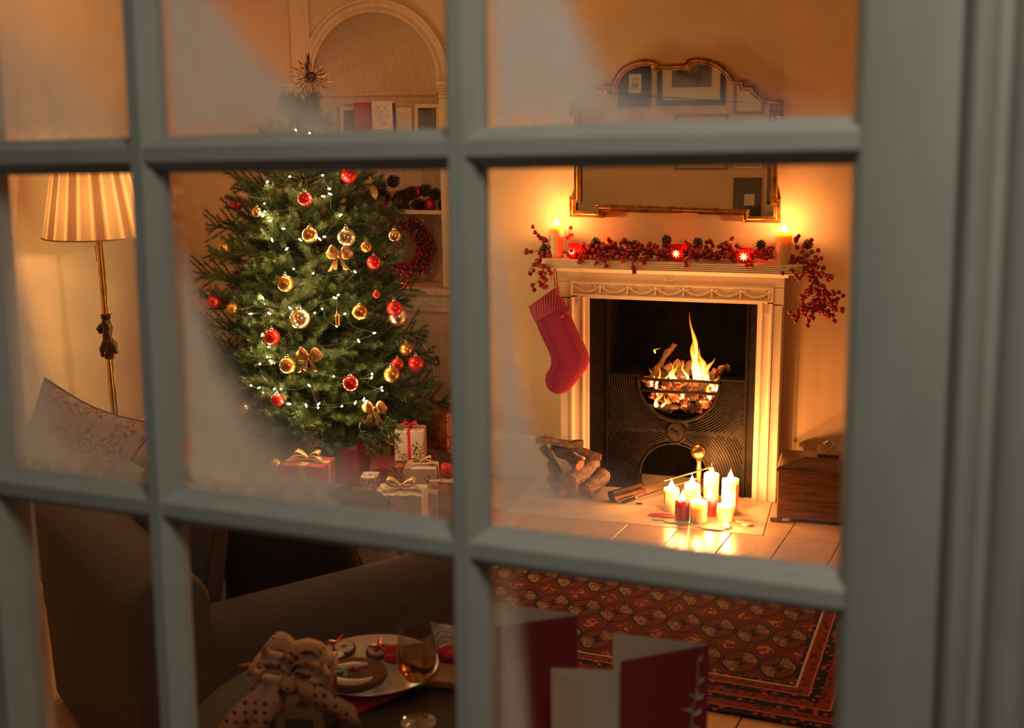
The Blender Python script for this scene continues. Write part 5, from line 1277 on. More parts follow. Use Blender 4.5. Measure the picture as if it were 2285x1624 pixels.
# long boughs that break the outline: (px, py of tip, start height)
for px, py, z0, yy in ((458, 622, 1.06, 0), (465, 735, .80, 0), (470, 790, .62, -.1), (505, 402, 1.60, 0), (508, 478, 1.42, 0), (486, 518, 1.36, .05), (490, 560, 1.24, -.05), (848, 480, 1.44, 0), (890, 483, 1.42, .1), (845, 410, 1.60, 0), (918, 656, .98, .0), (900, 530, 1.30, 0), (943, 742, .74, .05), (960, 790, .66, .05), (920, 825, .52, -.1), (1000, 888, .36, .12), (965, 860, .42, 0), (950, 905, .30, 0), (500, 880, .42, -.1), (432, 800, .66, .25), (432, 945, .30, .22), (505, 935, .30, -.1), (940, 975, .22, -.05), (640, 228, 1.93, 0), (620, 240, 1.9, 0.1), (700, 250, 1.93, 0), (725, 262, 1.88, 0)):
    p = ony(px, py, TY + yy); d = p - V((TX, TY, z0)); L = d.length
    add_branch(z0, math.atan2(d.y, d.x), L * 1.05, math.asin(max(-1, min(1, d.z / L))), rt.choice((-1, 1)) * rt.uniform(.7, 1.3))
for px, py in ((815, 985), (688, 985), (845, 960), (865, 955)):     # hanging tips at the bottom
    p = ony(px, py, TY - .45); o = link('branch', rt.choice(BR[.16]), tree, p - V((TX, TY, 0)) + V((-.02, 0, .10)), (0, 1.3, rt.uniform(-.4, .4)), 1.0)

def on_tree(px, py, k=.97):
    p = ony(px, py, TY); z = max(.2, p.z); R_ = RZ(z); dx = p.x - TX; y = TY - math.sqrt(max(.0, R_ * R_ - dx * dx)) * k
    return ony(px, py, y)
PXM = 1 / 415.0
for lab, px, py, r, kind in [
 ('red satin bauble at the top right of the tree, just under the glazing bar', 778, 391, 16, 'red_matte'),
 ('dark red bauble high in the shaded middle of the tree', 680, 444, 15, 'red_matte'),
 ('red bauble at the upper left edge of the tree', 529, 453, 15, 'red_matte'),
 ('shiny gold bauble beside lights at the upper left', 574, 474, 13, 'gold_shiny'),
 ('amber gold bauble between lights in the upper middle', 691, 524, 16, 'bronze_satin'),
 ('clear gold glitter bauble above the upper bow', 773, 530, 19, 'glitter_ball'),
 ('pale gold satin bauble at the far left, upper half', 501, 554, 17, 'gold_satin'),
 ('small bronze bauble half hidden right of the upper bow', 817, 551, 12, 'bronze_satin'),
 ('mirror bright gold bauble hanging in front of the wreath', 879, 527, 14, 'gold_shiny'),
 ('red bauble right of the upper bow', 834, 585, 15, 'red_matte'),
 ('copper bauble left of centre at mid height', 637, 633, 17, 'bronze_satin'),
 ('red bauble at the farthest left of the tree', 478, 671, 16, 'red_matte'),
 ('gold satin bauble next to the farthest left red bauble', 521, 687, 16, 'gold_satin'),
 ('large clear glitter bauble in the middle of the tree', 669, 711, 21, 'glitter_ball'),
 ('amber gold bauble right of centre at mid height', 803, 696, 16, 'bronze_satin'),
 ('red bauble behind the right glitter bauble', 880, 688, 16, 'red_matte'),
 ('clear glitter bauble at the right edge by the cupboard', 887, 707, 20, 'glitter_ball'),
 ('red bauble left of the middle bow', 607, 752, 17, 'red_matte'),
 ('brown satin bauble just left of the middle bow', 642, 815, 17, 'bronze_satin'),
 ('copper bauble under a bough at the right edge', 906, 779, 14, 'bronze_satin'),
 ('red bauble half behind the brown one at lower right', 887, 812, 13, 'red_matte'),
 ('bright red bauble hanging free at the right near the cupboard handle', 928, 810, 16, 'red_matte'),
 ('brown gold bauble at the lower right', 874, 835, 17, 'bronze_satin'),
 ('crimson bauble low in the middle right', 782, 855, 16, 'red_matte'),
 ('red bauble low on the left side', 619, 892, 14, 'red_matte'),
 ('clear glass bauble low at the left behind the misty glass', 547, 912, 14, 'glitter_ball'),
 ('gold bauble hanging at the bottom right over the presents', 876, 979, 15, 'gold_satin'),
 ('gold bauble in the mist at the bottom left', 616, 1038, 15, 'gold_satin'),
 ('small red bauble on the right side near the cupboard top', 840, 657, 8, 'red_matte')]:
    p = on_tree(px, py, 1.04); r = r * PXM * (1 if p.y < TY - .3 else 1.04)
    if py > 1000: p = ony(px, py, -.75)
    if px in (879, 928, 478, 521, 501): p = ony(px, py, TY - .22)
    bauble(lab, p, r, kind)
# fairy lights
fl_pts = [(647, 394), (720, 391), (596, 406), (735, 421), (737, 433), (722, 438), (590, 454), (591, 472), (587, 481), (603, 492), (633, 510), (670, 535), (713, 533), (724, 528), (607, 535), (640, 555), (792, 606), (699, 610), (586, 664), (755, 658), (746, 664), (647, 687), (702, 698), (719, 689), (601, 699), (663, 724), (585, 747), (600, 774), (596, 797), (580, 812), (751, 727), (835, 743), (830, 834), (852, 864), (578, 865), (613, 867), (627, 868), (829, 843), (853, 871), (711, 901), (710, 909), (763, 906), (793, 898), (812, 891), (683, 904), (645, 901), (691, 297), (660, 290), (760, 480), (560, 700), (690, 860), (800, 760), (560, 860), (770, 700), (655, 600), (745, 840)]
fl_ = thing('fairy_lights', 'string of small warm white lights wound through the tree', 'fairy lights', (TX, TY, 0))
bulb_me = MB().lathe([(.0012, -.010), (.0035, -.004), (.0045, .002), (.003, .008), (.0004, .012)], 8).mesh('bulb', M['bulb'], 80)
off = V((TX, TY, 0)); P3 = []
for i, (px, py) in enumerate(fl_pts):
    p = on_tree(px, py, .98 if i < 46 else .85); P3.append(p)
    link('bulb', bulb_me, fl_, p - off, (rt.uniform(0, 3), rt.uniform(0, 3), 0))
    l = point('fairy_glow', p + V((0, -.012, .002)), 1.0, (1.0, 0.72, 0.26), .006)
order = sorted(P3, key=lambda p: (round(p.z / .13), p.x * (1 if round(p.z / .13) % 2 else -1)))
def inner(p): d = p - V((TX, TY, p.z)); return V((TX, TY, p.z)) + d * .86
cur = []
for a, c in zip(order, order[1:]):
    mid = inner((a + c) / 2) - V((0, 0, .03)); cur += [a - off, mid - off]
cur.append(order[-1] - off)
MB().tube(arcpts(cur, 3), .0009, 4).build('wire', M['wire_green'], fl_, 50)
# bows of sheer glitter ribbon
def ribbon(b, pts, w, n, wdir):
    rg = []
    for p in pts:
        p = V(p); rg.append(p)
    wd = V(wdir).normalized() * w
    vs = []; fs = []
    for i, p in enumerate(rg):
        vs += [p - wd * .5, p - wd * .17 + V((0, -.003, 0)), p + wd * .17 + V((0, .003, 0)), p + wd * .5]
    for i in range(len(rg) - 1):
        for j in range(3): a = i * 4 + j; fs.append((a, a + 1, a + 5, a + 4))
    b.add(vs, fs)
def bow(name, label, p, s, mt_, cat='bow', tails=True, rot=0.0, group=None, parent=None):
    if parent is None:
        t = thing(name, label, cat, p, (0, 0, rot), group)
    else:
        t = parent
    T = V((0, 0, 0)) if parent is None else V(p)
    for sd in ((-1, 1) if parent is not None else ()):
        b = MB(); rings = []
        for k in range(17):
            a = 2 * PI * k / 16; x = sd * s * .30 * (1 - math.cos(a)); z_ = s * (.20 * math.sin(a) * (.4 + .6 * abs(x) / (s * .6)) + .22 * abs(x) / (s * .6)); w_ = s * (.10 + .12 * abs(x) / (s * .6))
            rings.append([V((x, -w_, z_ - .1 * w_)) + T, V((x, 0, z_)) + T, V((x, w_, z_ + .1 * w_)) + T])
        b.loft(rings, False, False); o = b.build('loop', mt_, t, 60); md = o.modifiers.new('t', 'SOLIDIFY'); md.thickness = .0012
        b = MB(); rings = []
        for k in range(9):
            u = k / 8; c = V((sd * s * (.05 + .75 * u), -s * .25 * u, .004 + s * .10 * math.sin(PI * u * 1.2))); w_ = s * .12
            rings.append([c + T + V((0, -w_, 0)), c + T + V((0, w_, .004))])
        b.loft(rings, False, False); o = b.build('tail', mt_, t, 60); md = o.modifiers.new('t', 'SOLIDIFY'); md.thickness = .0012
    for sd in ((-1, 1) if parent is None else ()):
        b = MB(); rings = []
        for k in range(11):
            u = k / 10; c = V((sd * s * (.04 + .50 * u), -.10 * s * math.sin(PI * u), s * (.02 + .16 * u)))
            hz_ = s * (.05 + .24 * math.sin(PI * min(1, .06 + u * .80)) ** .8) * (1 if u < .93 else .72); hy = s * (.03 + .10 * math.sin(PI * u))
            rings.append([c + T + V((-.10 * s * sd * math.sin(a) * u, hy * math.cos(a) * (1 + .25 * math.sin(3 * a)), hz_ * math.sin(a) + .012 * s * math.sin(a * 5 + k))) for a in [2 * PI * q / 18 for q in range(18)]])
        b.loft(rings); b.build('loop', mt_, t, 50)
        if tails:
            b = MB(); rings = []
            for k in range(9):
                u = k / 8; c = V((sd * s * (.06 + .30 * u), -.03 * s - .06 * s * math.sin(u * 4), -s * (.06 + .62 * u))); wv_ = s * (.05 + .15 * u)
                rings.append([c + T + V((-wv_, -.25 * wv_, .3 * wv_ * sd)), c + T + V((-wv_ * .4, .2 * wv_, .1 * wv_ * sd)), c + T + V((wv_ * .1, -.15 * wv_, (.14 * s if k == 8 else 0))), c + T + V((wv_ * .5, .2 * wv_, -.1 * wv_ * sd)), c + T + V((wv_, -.25 * wv_, -.3 * wv_ * sd))])
            b.loft(rings, False, False); o = b.build('tail', mt_, t, 50); md = o.modifiers.new('t', 'SOLIDIFY'); md.thickness = .001
    b = MB(); b.sphere(V((0, -.01, 0)) + T, s * .09, 10, 8, (1, 1, 1.3)); b.build('knot', mt_, t, 60)
    return t
bow('bow', 'sheer gold bow on the upper right of the tree', on_tree(758, 568, 1.10), .118, M['sheer'], group='tree bows')
bow('bow', 'sheer gold bow in the lower middle of the tree', on_tree(690, 795, 1.10), .118, M['sheer'], group='tree bows')
bow('bow', 'sheer gold bow at the bottom right above the presents', on_tree(836, 912, 1.10), .112, M['sheer'], group='tree bows')
b = MB(); q = ony(833, 426, TY); rgs = []
for k in range(13):
    u = k / 12; c = V((.045 * u - .02, .01 * math.sin(u * 6), .075 - .15 * u)); w_ = .018 * math.sin(PI * min(1, u * .9 + .08)) + .002; a = u * 5
    rgs.append([c + V((-w_ * math.cos(a), w_ * math.sin(a), 0)), c + V((w_ * math.cos(a), -w_ * math.sin(a), 0))])
b.loft(rgs, False, False); o = b.build('ribbon_curl', M['sheer'], None, 50); o.location = q; tag(o, 'twisted gold ribbon curl at the upper right edge of the tree', 'ribbon')
# little hanging lantern drop
t = thing('hanging_ornament', 'small brown lantern ornament hanging right of the tree centre', 'ornament', on_tree(753, 714, 1.02))
MB().lathe([(.001, -.032), (.010, -.026), (.012, .0), (.012, .022), (.006, .032), (.001, .05)], 8).build('body', M['bronze_satin'], t, 20); MB().tube([(0, 0, .045), (0, .01, .13)], .0012, 4).build('thread', M['silver'], t)
# star topper and spiral cone under it
sp = ony(693, 171, TY); st_ = thing('star_topper', 'gold starburst ornament with beaded rays on top of the tree', 'star', sp); st_.rotation_euler = (0, 0, math.radians(18))
rs = random.Random(2)
for k in range(26):
    a = 2 * PI * k / 26 + rs.uniform(-.05, .05); L = (.116 if k % 2 else .084) * rs.uniform(.9, 1.06); d = V((math.cos(a), -.08 + .16 * (k % 3 - 1), math.sin(a))).normalized(); b = MB()
    b.tube([d * .012, d * L * .45], .0018, 5)
    b.tube([d * L * .40, d * L * .50, d * L * .62], [.0012, .0048, .0016], 6); b.tube([d * L * .60, d * L * .70, d * L], [.0016, .0064, .0008], 6); b.sphere(d * L * .36, .0028, 6, 5)
    b.build('ray', M['star_gold'], st_, 30)
b = MB(); b.sphere((0, 0, 0), .026, 16, 10, (1, .6, 1))
for k in range(40): d = V((rs.gauss(0, 1), rs.gauss(0, .6), rs.gauss(0, 1))).normalized(); b.sphere(d * .027, .006, 6, 4)
b.build('centre', M['dark_bronze'], st_, 60)
tipc = ony(683, 240, TY); MB().tube([tipc - sp + V((0, 0, .03)), V((-.006, 0, -.085)), V((0, 0, -.02))], .0014, 5).build('stalk', M['brass'], st_, 50)
b = MB(); b.tube([(.034 * (1 - k / 90) * math.cos(k * .42), .034 * (1 - k / 90) * math.sin(k * .42), .115 * k / 90 - .075) for k in range(91)], .0030, 5); b.lathe([(.03, -.075), (.001, .035)], 12)
o = b.build('spiral_cone', M['dark_bronze'], None, 50); o.location = tipc; tag(o, 'coiled bronze cone ornament under the starburst', 'ornament')

# ================================================================== PRESENTS
def gift(label, p, w, d, h, yaw, paper, ribbon_m=None, bow_m=None, bow_s=.09, extra=None, rib_w=.022, name='gift_box', cross=True, bow_dx=0):
    t = thing(name, label, 'present', p, (0, 0, math.radians(yaw)), 'wrapped presents round the tree')
    MB().box(-w / 2, w / 2, -d / 2, d / 2, 0, h).build('box', paper, t, 0, bevel=.004)
    if ribbon_m:
        b = MB(); e = .0012
        b.box(-rib_w / 2, rib_w / 2, -d / 2 - e, d / 2 + e, -0.0, h + e)
        if cross: b.box(-w / 2 - e, w / 2 + e, -rib_w / 2, rib_w / 2, 0, h + e)
        b.build('ribbon', ribbon_m, t, 0)
    if bow_m: bow('', '', (bow_dx, 0, h + .02), bow_s, bow_m, parent=t, tails=True)
    return t
def at(px, py, y, z): q = ony(px, py, y); return V((q.x, y, z))
# stack at the right beside the cupboard
zt_s = ony(985, 1003, -.10).z
gift('brushed silver box under the gold berry present', at(1003, 1040, -.02, 0), .30, .22, zt_s, -20, M['p_silver'])
gift('tall gold foil present with red berry print, at the right by the cupboard', at(998, 960, -.02, zt_s + .001), .20, .22, max(.12, ony(990, 919, -.12).z - zt_s), -22, M['p_gold_berry'], None, M['sheer'], .10, bow_dx=-.05)
z3_ = ony(905, 1022, -.40).z
gift('large flat red and gold scroll present in the middle of the right stack', at(898, 1040, -.40, 0), .34, .24, z3_ - .012, 22, M['p_red_gold'])
gift('white leaf print present tied with red ribbon on the large red box', at(917, 1010, -.36, z3_ - .008), .155, .13, ony(920, 959, -.42).z - z3_, 14, M['p_white_leaf'], M['red_ribbon'], M['red_ribbon'], .06, rib_w=.014)
gift('white foil present with gold bow and bells, front of the right stack', at(942, 1090, -.62, ony(942, 1106, -.68).z), .165, .13, ony(945, 1046, -.68).z - ony(942, 1106, -.68).z, 14, M['p_white_leaf'], None, M['gold_ribbon'], .085)
gift('cream leaf print present with looped gold ribbon, nearest at lower right', at(898, 1180, -.86, 0), .24, .18, ony(895, 1106, -.95).z, 10, M['p_white_leaf'], M['gold_ribbon'], M['gold_ribbon'], .12)
gift('plain gold present behind the cream one with looped ribbon', at(955, 1150, -.70, 0), .12, .15, ony(960, 1098, -.75).z, 12, M['p_gold'])
gift('white present with red berry sprigs at the far right of the heap', at(1012, 1150, -.60, 0), .20, .18, ony(1005, 1074, -.68).z, 6, M['p_white_berry'])
b = MB(); rn = random.Random(5)
def tissue(label, p, s, seed, mt_=M['tissue']):
    b = MB(); n0 = 0; b.sphere((0, 0, s * .7), s, 20, 12, (1, .8, .8))
    for i, q in enumerate(b.v):
        q = V(q); d = q - V((0, 0, s * .7)); k = 1 + .55 * noise.noise(q * (7 / s * .12) + V((seed * 9, 0, 0))) * 1.4; q = V((0, 0, s * .7)) + d * k; q.z = max(0, q.z); b.v[i] = tuple(q)
    o = b.build('tissue_rosette', mt_, None, 12); o.location = p; tag(o, label, 'decoration'); return o
tissue('crumpled red tissue rosette on the berry present at the far right', at(1000, 1070, -.60, ony(1005, 1073, -.68).z + .002), .042, 1)
tissue('red tissue bow among the presents at centre', at(750, 1072, -.72, 0), .055, 2)
tissue('red tissue puff beside the small leaf present', at(792, 1060, -.70, 0), .05, 3)
tissue('red crinkled bow low between the presents', at(790, 1092, -.85, 0), .04, 4)
gift('rose foil present with gold ribbon and long curling tail, centre', at(690, 1088, -.78, 0), .23, .17, ony(690, 1040, -.86).z, 4, M['p_pink'], M['gold_ribbon'], M['gold_ribbon'], .11, rib_w=.04)
gift('tall plain red present standing behind the centre ones', at(790, 1055, -.30, 0), .17, .14, ony(790, 992, -.36).z, -12, M['p_red'])
gift('small gold floral present under the boughs at centre', at(672, 1030, -.42, .02), .13, .12, .10, -25, M['p_gold_berry'], None, M['gold_ribbon'], .06)
gift('small white leaf print present at centre right', at(827, 1098, -.74, 0), .085, .10, ony(827, 1066, -.79).z, 12, M['p_white_leaf'])
gift('small olive gold box behind the large red present', at(864, 1010, -.10, 0), .07, .09, ony(864, 987, -.14).z, 5, M['p_gold'])
gift('reddish present in the mist at the far left of the tree', at(470, 1035, -.30, 0), .22, .18, ony(470, 984, -.39).z, 8, M['p_pink'])
bauble('dark red bauble lying among the presents under the tree', at(703, 996, -.46, ony(703, 996, -.46).z), .030, 'red_matte', False)

# ================================================================== FLOOR LAMP
LY = -1.02; lb = ony(222, 530, LY); lx = lb.x - .004
lamp = thing('floor_lamp', 'brass standard lamp with pleated striped shade and bronze figure on its stem', 'lamp', (lx, LY, 0))
zs0 = ony(222, 530, LY).z + .012; rb_ = .260
b = MB(); n = 96; att = []
H_S = .40; rings = []
for j in range(9):
    t = j / 8; r = rb_ + (.176 - rb_) * t; rings.append([V(((r + (.0045 if k % 4 < 2 else -.0045)) * math.cos(2 * PI * k / n), (r + (.0045 if k % 4 < 2 else -.0045)) * math.sin(2 * PI * k / n), zs0 + H_S * t)) for k in range(n)])
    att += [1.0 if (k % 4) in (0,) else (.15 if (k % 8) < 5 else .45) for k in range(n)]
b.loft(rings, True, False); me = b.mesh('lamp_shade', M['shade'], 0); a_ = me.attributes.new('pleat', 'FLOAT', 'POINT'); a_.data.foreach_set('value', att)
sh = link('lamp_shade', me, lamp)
for z_, r in ((zs0, rb_ + .004), (zs0 + H_S, .180)): MB().tube([(r * math.cos(2 * PI * k / 48), r * math.sin(2 * PI * k / 48), z_) for k in range(49)], .004, 6).build('shade_trim', M['wood_frame'], lamp, 60)
b = MB(); b.lathe([(.15, 0), (.155, .015), (.12, .03), (.05, .05), (.022, .08), (.018, .12)], 32); b.build('base', M['brass'], lamp, 40)
zf0, zf1 = ony(240, 800, LY).z, ony(235, 700, LY).z
flu = lambda r: [V((r * (1 + .07 * (k % 2)) * math.cos(2 * PI * k / 24), r * (1 + .07 * (k % 2)) * math.sin(2 * PI * k / 24), 0)) for k in range(24)]
b = MB(); b.loft([[p + V((0, 0, z_)) for p in flu(.0165)] for z_ in (.11, zf0)]); b.loft([[p + V((0, 0, z_)) for p in flu(r)] for z_, r in ((zf1, .0165), (zs0 + .0, .0150))]); b.lathe([(.018, zs0 - .02), (.026, zs0 - .006), (.026, zs0), (.010, zs0 + .02), (.010, zs0 + .12), (.001, zs0 + .121)], 18)
b.build('pole', M['brass'], lamp, 30)
b = MB(); zz0 = zf0; hf = zf1 - zf0
b.lathe([(.018, zz0), (.026, zz0 + .006), (.020, zz0 + .014), (.026, zz0 + .020), (.017, zz0 + .03)], 18); b.lathe([(.018, zf1 - .03), (.026, zf1 - .018), (.020, zf1 - .012), (.028, zf1 - .004), (.018, zf1)], 18)
b.tube([(0, 0, zz0 + .02), (0.012, 0, zz0 + .06), (-.004, 0, zz0 + .11), (.004, 0, zz0 + .16), (0.0, 0, zf1 - .02)], [.018, .032, .022, .026, .014], 12)   # body
b.sphere((.004, -.012, zf1 - .042), .020, 12, 10); b.tube([(.0, 0, zf1 - .075), (-.028, -.01, zf1 - .06), (-.042, -.005, zf1 - .075), (-.034, 0, zf1 - .10)], [.013, .013, .015, .012], 8)
b.tube([(.01, -.01, zf1 - .08), (.026, -.018, zf1 - .12), (.012, -.02, zf1 - .15)], [.011, .010, .008], 8)
b.tube([(-.008, -.01, zz0 + .085), (-.026, -.02, zz0 + .05), (-.032, -.01, zz0 + .012)], [.018, .014, .008], 8); b.tube([(.012, -.005, zz0 + .09), (.040, -.01, zz0 + .075), (.044, 0, zz0 + .03)], [.022, .018, .010], 8)
b.build('bronze_figure', M['dark_bronze'], lamp, 60)
MB().tube([(-.024, 0, zs0 - .05), (-.024, 0, zs0 - .13), (-.016, 0, zs0 - .13)], .002, 5).build('pull_switch', M['brass'], lamp, 50)
MB().sphere((0, 0, zs0 + .15), .028, 14, 10, (1, 1, 1.3)).build('light_bulb', glow('lamp_bulb', (1, .62, .28), 6), lamp, 80)
point('lamp_light', (lx, LY, zs0 + .15), 5.0, (1.0, .50, .18), .03)

# ================================================================== SOFAS AND CUSHIONS
def rounded(x0, x1, y0, y1, r, n=5):
    o = []
    for cx, cy, a0 in ((x1 - r, y1 - r, 0), (x0 + r, y1 - r, PI / 2), (x0 + r, y0 + r, PI), (x1 - r, y0 + r, 1.5 * PI)):
        for k in range(n + 1): a = a0 + PI / 2 * k / n; o.append((cx + r * math.cos(a), cy + r * math.sin(a)))
    return o
def bolster(b, c0, c1, prof_, up=V((0, 0, 1))):
    """extrude a (side, z) profile from c0 to c1 with softened ends"""
    d = (c1 - c0).normalized(); s = d.cross(up).normalized(); L = (c1 - c0).length; rings = []
    zc = sum(p[1] for p in prof_) / len(prof_); sc_ = sum(p[0] for p in prof_) / len(prof_)
    for t, k in ((0, .90), (.006, .95), (.02, .99), (.04, 1.0), (L * .5, 1.0), (L - .04, 1.0), (L - .02, .99), (L - .006, .95), (L, .90)):
        rings.append([c0 + d * t + s * (sc_ + (p[0] - sc_) * k) + up * (zc + (p[1] - zc) * k) for p in prof_])
    b.loft(rings)
def pillow(b, w, h, t, T, n=14, corner=.10):
    """plump cushion in the x/z plane"""
    for sd in (-1, 1):
        vs = []
        for j in range(n + 1):
            for i in range(n + 1):
                u, v = 2 * i / n - 1, 2 * j / n - 1
                pin = 1 + corner * (u * u) * (v * v) - .07 * (1 - u * u) * (v * v) - .07 * (1 - v * v) * u * u
                th = t * ((1 - u ** 4) * (1 - v ** 4)) ** .55
                p = V((u * w / 2 * pin, sd * (th + .002 * noise.noise(V((u * 3, v * 3, w * 9)))), v * h / 2 * pin)); vs.append(T @ p)
        fs = [(j * (n + 1) + i, j * (n + 1) + i + 1, (j + 1) * (n + 1) + i + 1, (j + 1) * (n + 1) + i) for j in range(n) for i in range(n)]
        b.add(vs, fs)
def pipe_loop(w, h, T, r, corner=.10, n=14):
    pts = []
    def pt(u, v):
        pin = 1 + corner * (u * u) * (v * v) - .07 * (1 - u * u) * (v * v) - .07 * (1 - v * v) * u * u
        return T @ V((u * w / 2 * pin, 0, v * h / 2 * pin))
    for k in range(n): pts.append(pt(-1 + 2 * k / n, -1))
    for k in range(n): pts.append(pt(1, -1 + 2 * k / n))
    for k in range(n): pts.append(pt(1 - 2 * k / n, 1))
    for k in range(n): pts.append(pt(-1, 1 - 2 * k / n))
    pts.append(pts[0]); return MB().tube(pts, r, 6)
def cushion(name, label, p, w, h, t, rot, mt_, pipe=M['piping'], cat='cushion', group=None):
    e = thing(name, label, cat, p, rot, group); I = Matrix.Identity(4)
    b = MB(); pillow(b, w, h, t, I); b.build('cover', mt_, e, 70)
    if pipe: pipe_loop(w, h, I, .005).build('piping', pipe, e, 60)
    return e
SA = math.atan2(.775, .63); S0 = onz(455, 1392, .62)
so = thing('sofa', 'grey woven sofa with rounded near arm, seen from behind under the window', 'sofa', (S0.x, S0.y, 0), (0, 0, SA))
# local x = facing, y = along the back (towards the far left)
arm_p = [(-.12, .03), (.12, .03), (.125, .30), (.13, .44)] + [(.015 + .12 * math.cos(a), .50 + .12 * math.sin(a)) for a in [k * PI / 10 for k in range(0, 11)]] + [(-.12, .42), (-.115, .25)]
def upright(pts): return pts
SL, SD_ = .96, .96
b = MB(); bolster(b, V((-.10, .12, 0)), V((SD_, .12, 0)), [(x, z) for x, z in arm_p]); b.build('near_arm', M['sofa'], so, 60)
b = MB(); bolster(b, V((-.10, SL - .10, 0)), V((SD_, SL - .10, 0)), [(x, z) for x, z in arm_p]); b.build('far_arm', M['sofa'], so, 60)
back_p = [(-.11, .03), (.12, .03), (.13, .45), (.12, .62)] + [(.0 + .125 * math.cos(a), .69 + .11 * math.sin(a)) for a in [k * PI / 10 for k in range(0, 11)]] + [(-.125, .55), (-.115, .3)]
b = MB(); bolster(b, V((-.10, -.02, 0)), V((-.10, SL + .10, 0)), back_p); b.build('back', M['sofa'], so, 60)
MB().box(.0, SD_ - .05, .22, SL - .2, .06, .30).build('seat_base', M['sofa'], so, 0, bevel=.02)
b = MB(); b.box(.02, SD_ + .0, .235, SL - .215, .30, .44); b.build('seat_cushion', M['sofa'], so, 0, bevel=.04, seg=4)
T_ = Matrix.Translation(V((.11, .235 + .30, .66))) @ Matrix.Rotation(math.radians(10), 4, 'Y') @ Matrix.Rotation(PI / 2, 4, 'Z')
b = MB(); pillow(b, .60, .46, .10, T_); o = b.build('back_cushion', M['sofa'], so, 70); pipe_loop(.60, .46, T_, .005).build('piping', M['piping'], o, 60)
for x_, y_ in ((0, .06), (.72, .06), (0, SL - .06), (.72, SL - .06)): MB().lathe([(.022, .0), (.028, .04)], 10, (x_, y_, 0)).build('foot', M['wood_frame'], so)
RM = Matrix.Rotation(SA, 4, 'Z')
p = V((S0.x, S0.y, 0)) + RM @ V((.45, .40, .60))
cushion('dark_cushion', 'large dark cushion standing against the near sofa arm', p, .50, .34, .075, (math.radians(-14), math.radians(-3), SA), M['sofa_dark'])
# second sofa, across the room below the lamp
g0 = onz(845, 1108, .50); g1 = onz(430, 1034, .52); dv = (g1 - g0); an = math.atan2(dv.y, dv.x) - PI
s2 = thing('pale_sofa', 'low pale sofa seen through the misted glass before the tree', 'sofa', (g0.x, g0.y, 0), (0, 0, an))
Lg = 1.36
bp = [(-.10, .03), (.10, .03), (.11, .36)] + [(.105 * math.cos(a), .42 + .10 * math.sin(a)) for a in [k * PI / 10 for k in range(0, 11)]] + [(-.10, .3)]
b = MB(); bolster(b, V((-Lg, 0, 0)), V((-.02, 0, 0)), bp); b.build('back', M['sofa'], s2, 60)
b = MB(); b.box(-Lg, -.30, -.30, -.08, .08, .36); b.build('seat', M['sofa'], s2, 0, bevel=.03, seg=4)
ap = [(-.11, .03), (.11, .03), (.115, .42)] + [(.115 * math.cos(a), .50 + .115 * math.sin(a)) for a in [k * PI / 10 for k in range(0, 11)]] + [(-.11, .3)]
b = MB(); bolster(b, V((-Lg - .05, -.45, 0)), V((-Lg - .05, .15, 0)), ap); b.build('arm', M['sofa'], s2, 60)
M['pattern_fabric'] = motif_paper('printed_linen', (0.24, 0.19, 0.17), (0.13, 0.085, 0.08), 44, .40, .9, spec=.1)
cp_ = onz(165, 1000, .62); 
cushion('patterned_cushion', 'cream cushion with small leaf print leaning at the left end of the pale sofa', V((cp_.x, cp_.y, .60)), .50, .46, .085, (math.radians(-32), math.radians(22), math.radians(10)), M['pattern_fabric'])
th_ = MB(); rg2 = []; q0 = onz(60, 945, .70); q1 = onz(325, 1075, .50)
for k in range(13):
    t = k / 12; c = q0.lerp(q1, t) + V((0, 0, .03 * math.sin(t * 3))); rg2.append([c + V((0, -.30, -.34 + .01 * math.sin(k * 2))), c + V((-.02, -.18, -.12 + .012 * math.sin(k * 1.7))), c + V((0, -.06, .0 + .01 * math.sin(k * 2.3))), c + V((.01, .04, .012)), c + V((.03, .12, -.05))])
th_.loft(rg2, False, False); o = th_.build('throw_blanket', M['sofa'], None, 70); md = o.modifiers.new('t', 'SOLIDIFY'); md.thickness = .008; tag(o, 'rumpled beige throw in front of the printed cushion', 'blanket')

# ================================================================== RUG
HX, HY = 1.25, .655
rc_ = onz(1790, 1592); ra = math.radians(-1.0)
near_right = onz(1800, 1608)
rug = MB().box(-HX, HX, -HY, HY, 0, .009).build('rug', rug_material(HX, HY), None, 0, bevel=.003)
rug.rotation_euler = (0, 0, math.radians(-5)); rug.location = (-1.15, -1.56, .0002)
tag(rug, 'red patterned oriental rug with rows of octagonal motifs and dark borders', 'rug')
fr = MB(); rnf = random.Random(6)
cx_, cy_ = HX, 0
for k in range(104):
    y = cy_ - HY + .01 + k * .0125; fr.tube([(cx_ - .002, y, .006), (cx_ + .03, y + rnf.uniform(-.004, .004), .004), (cx_ + .06, y + rnf.uniform(-.010, .010), .003)], .0022, 4)
o = fr.build('rug_fringe', M['fringe'], None, 50); o.location = rug.location; o.rotation_euler = rug.rotation_euler; o['kind'] = 'stuff'; tag(o, 'cream knotted fringe along the right end of the rug', 'fringe')

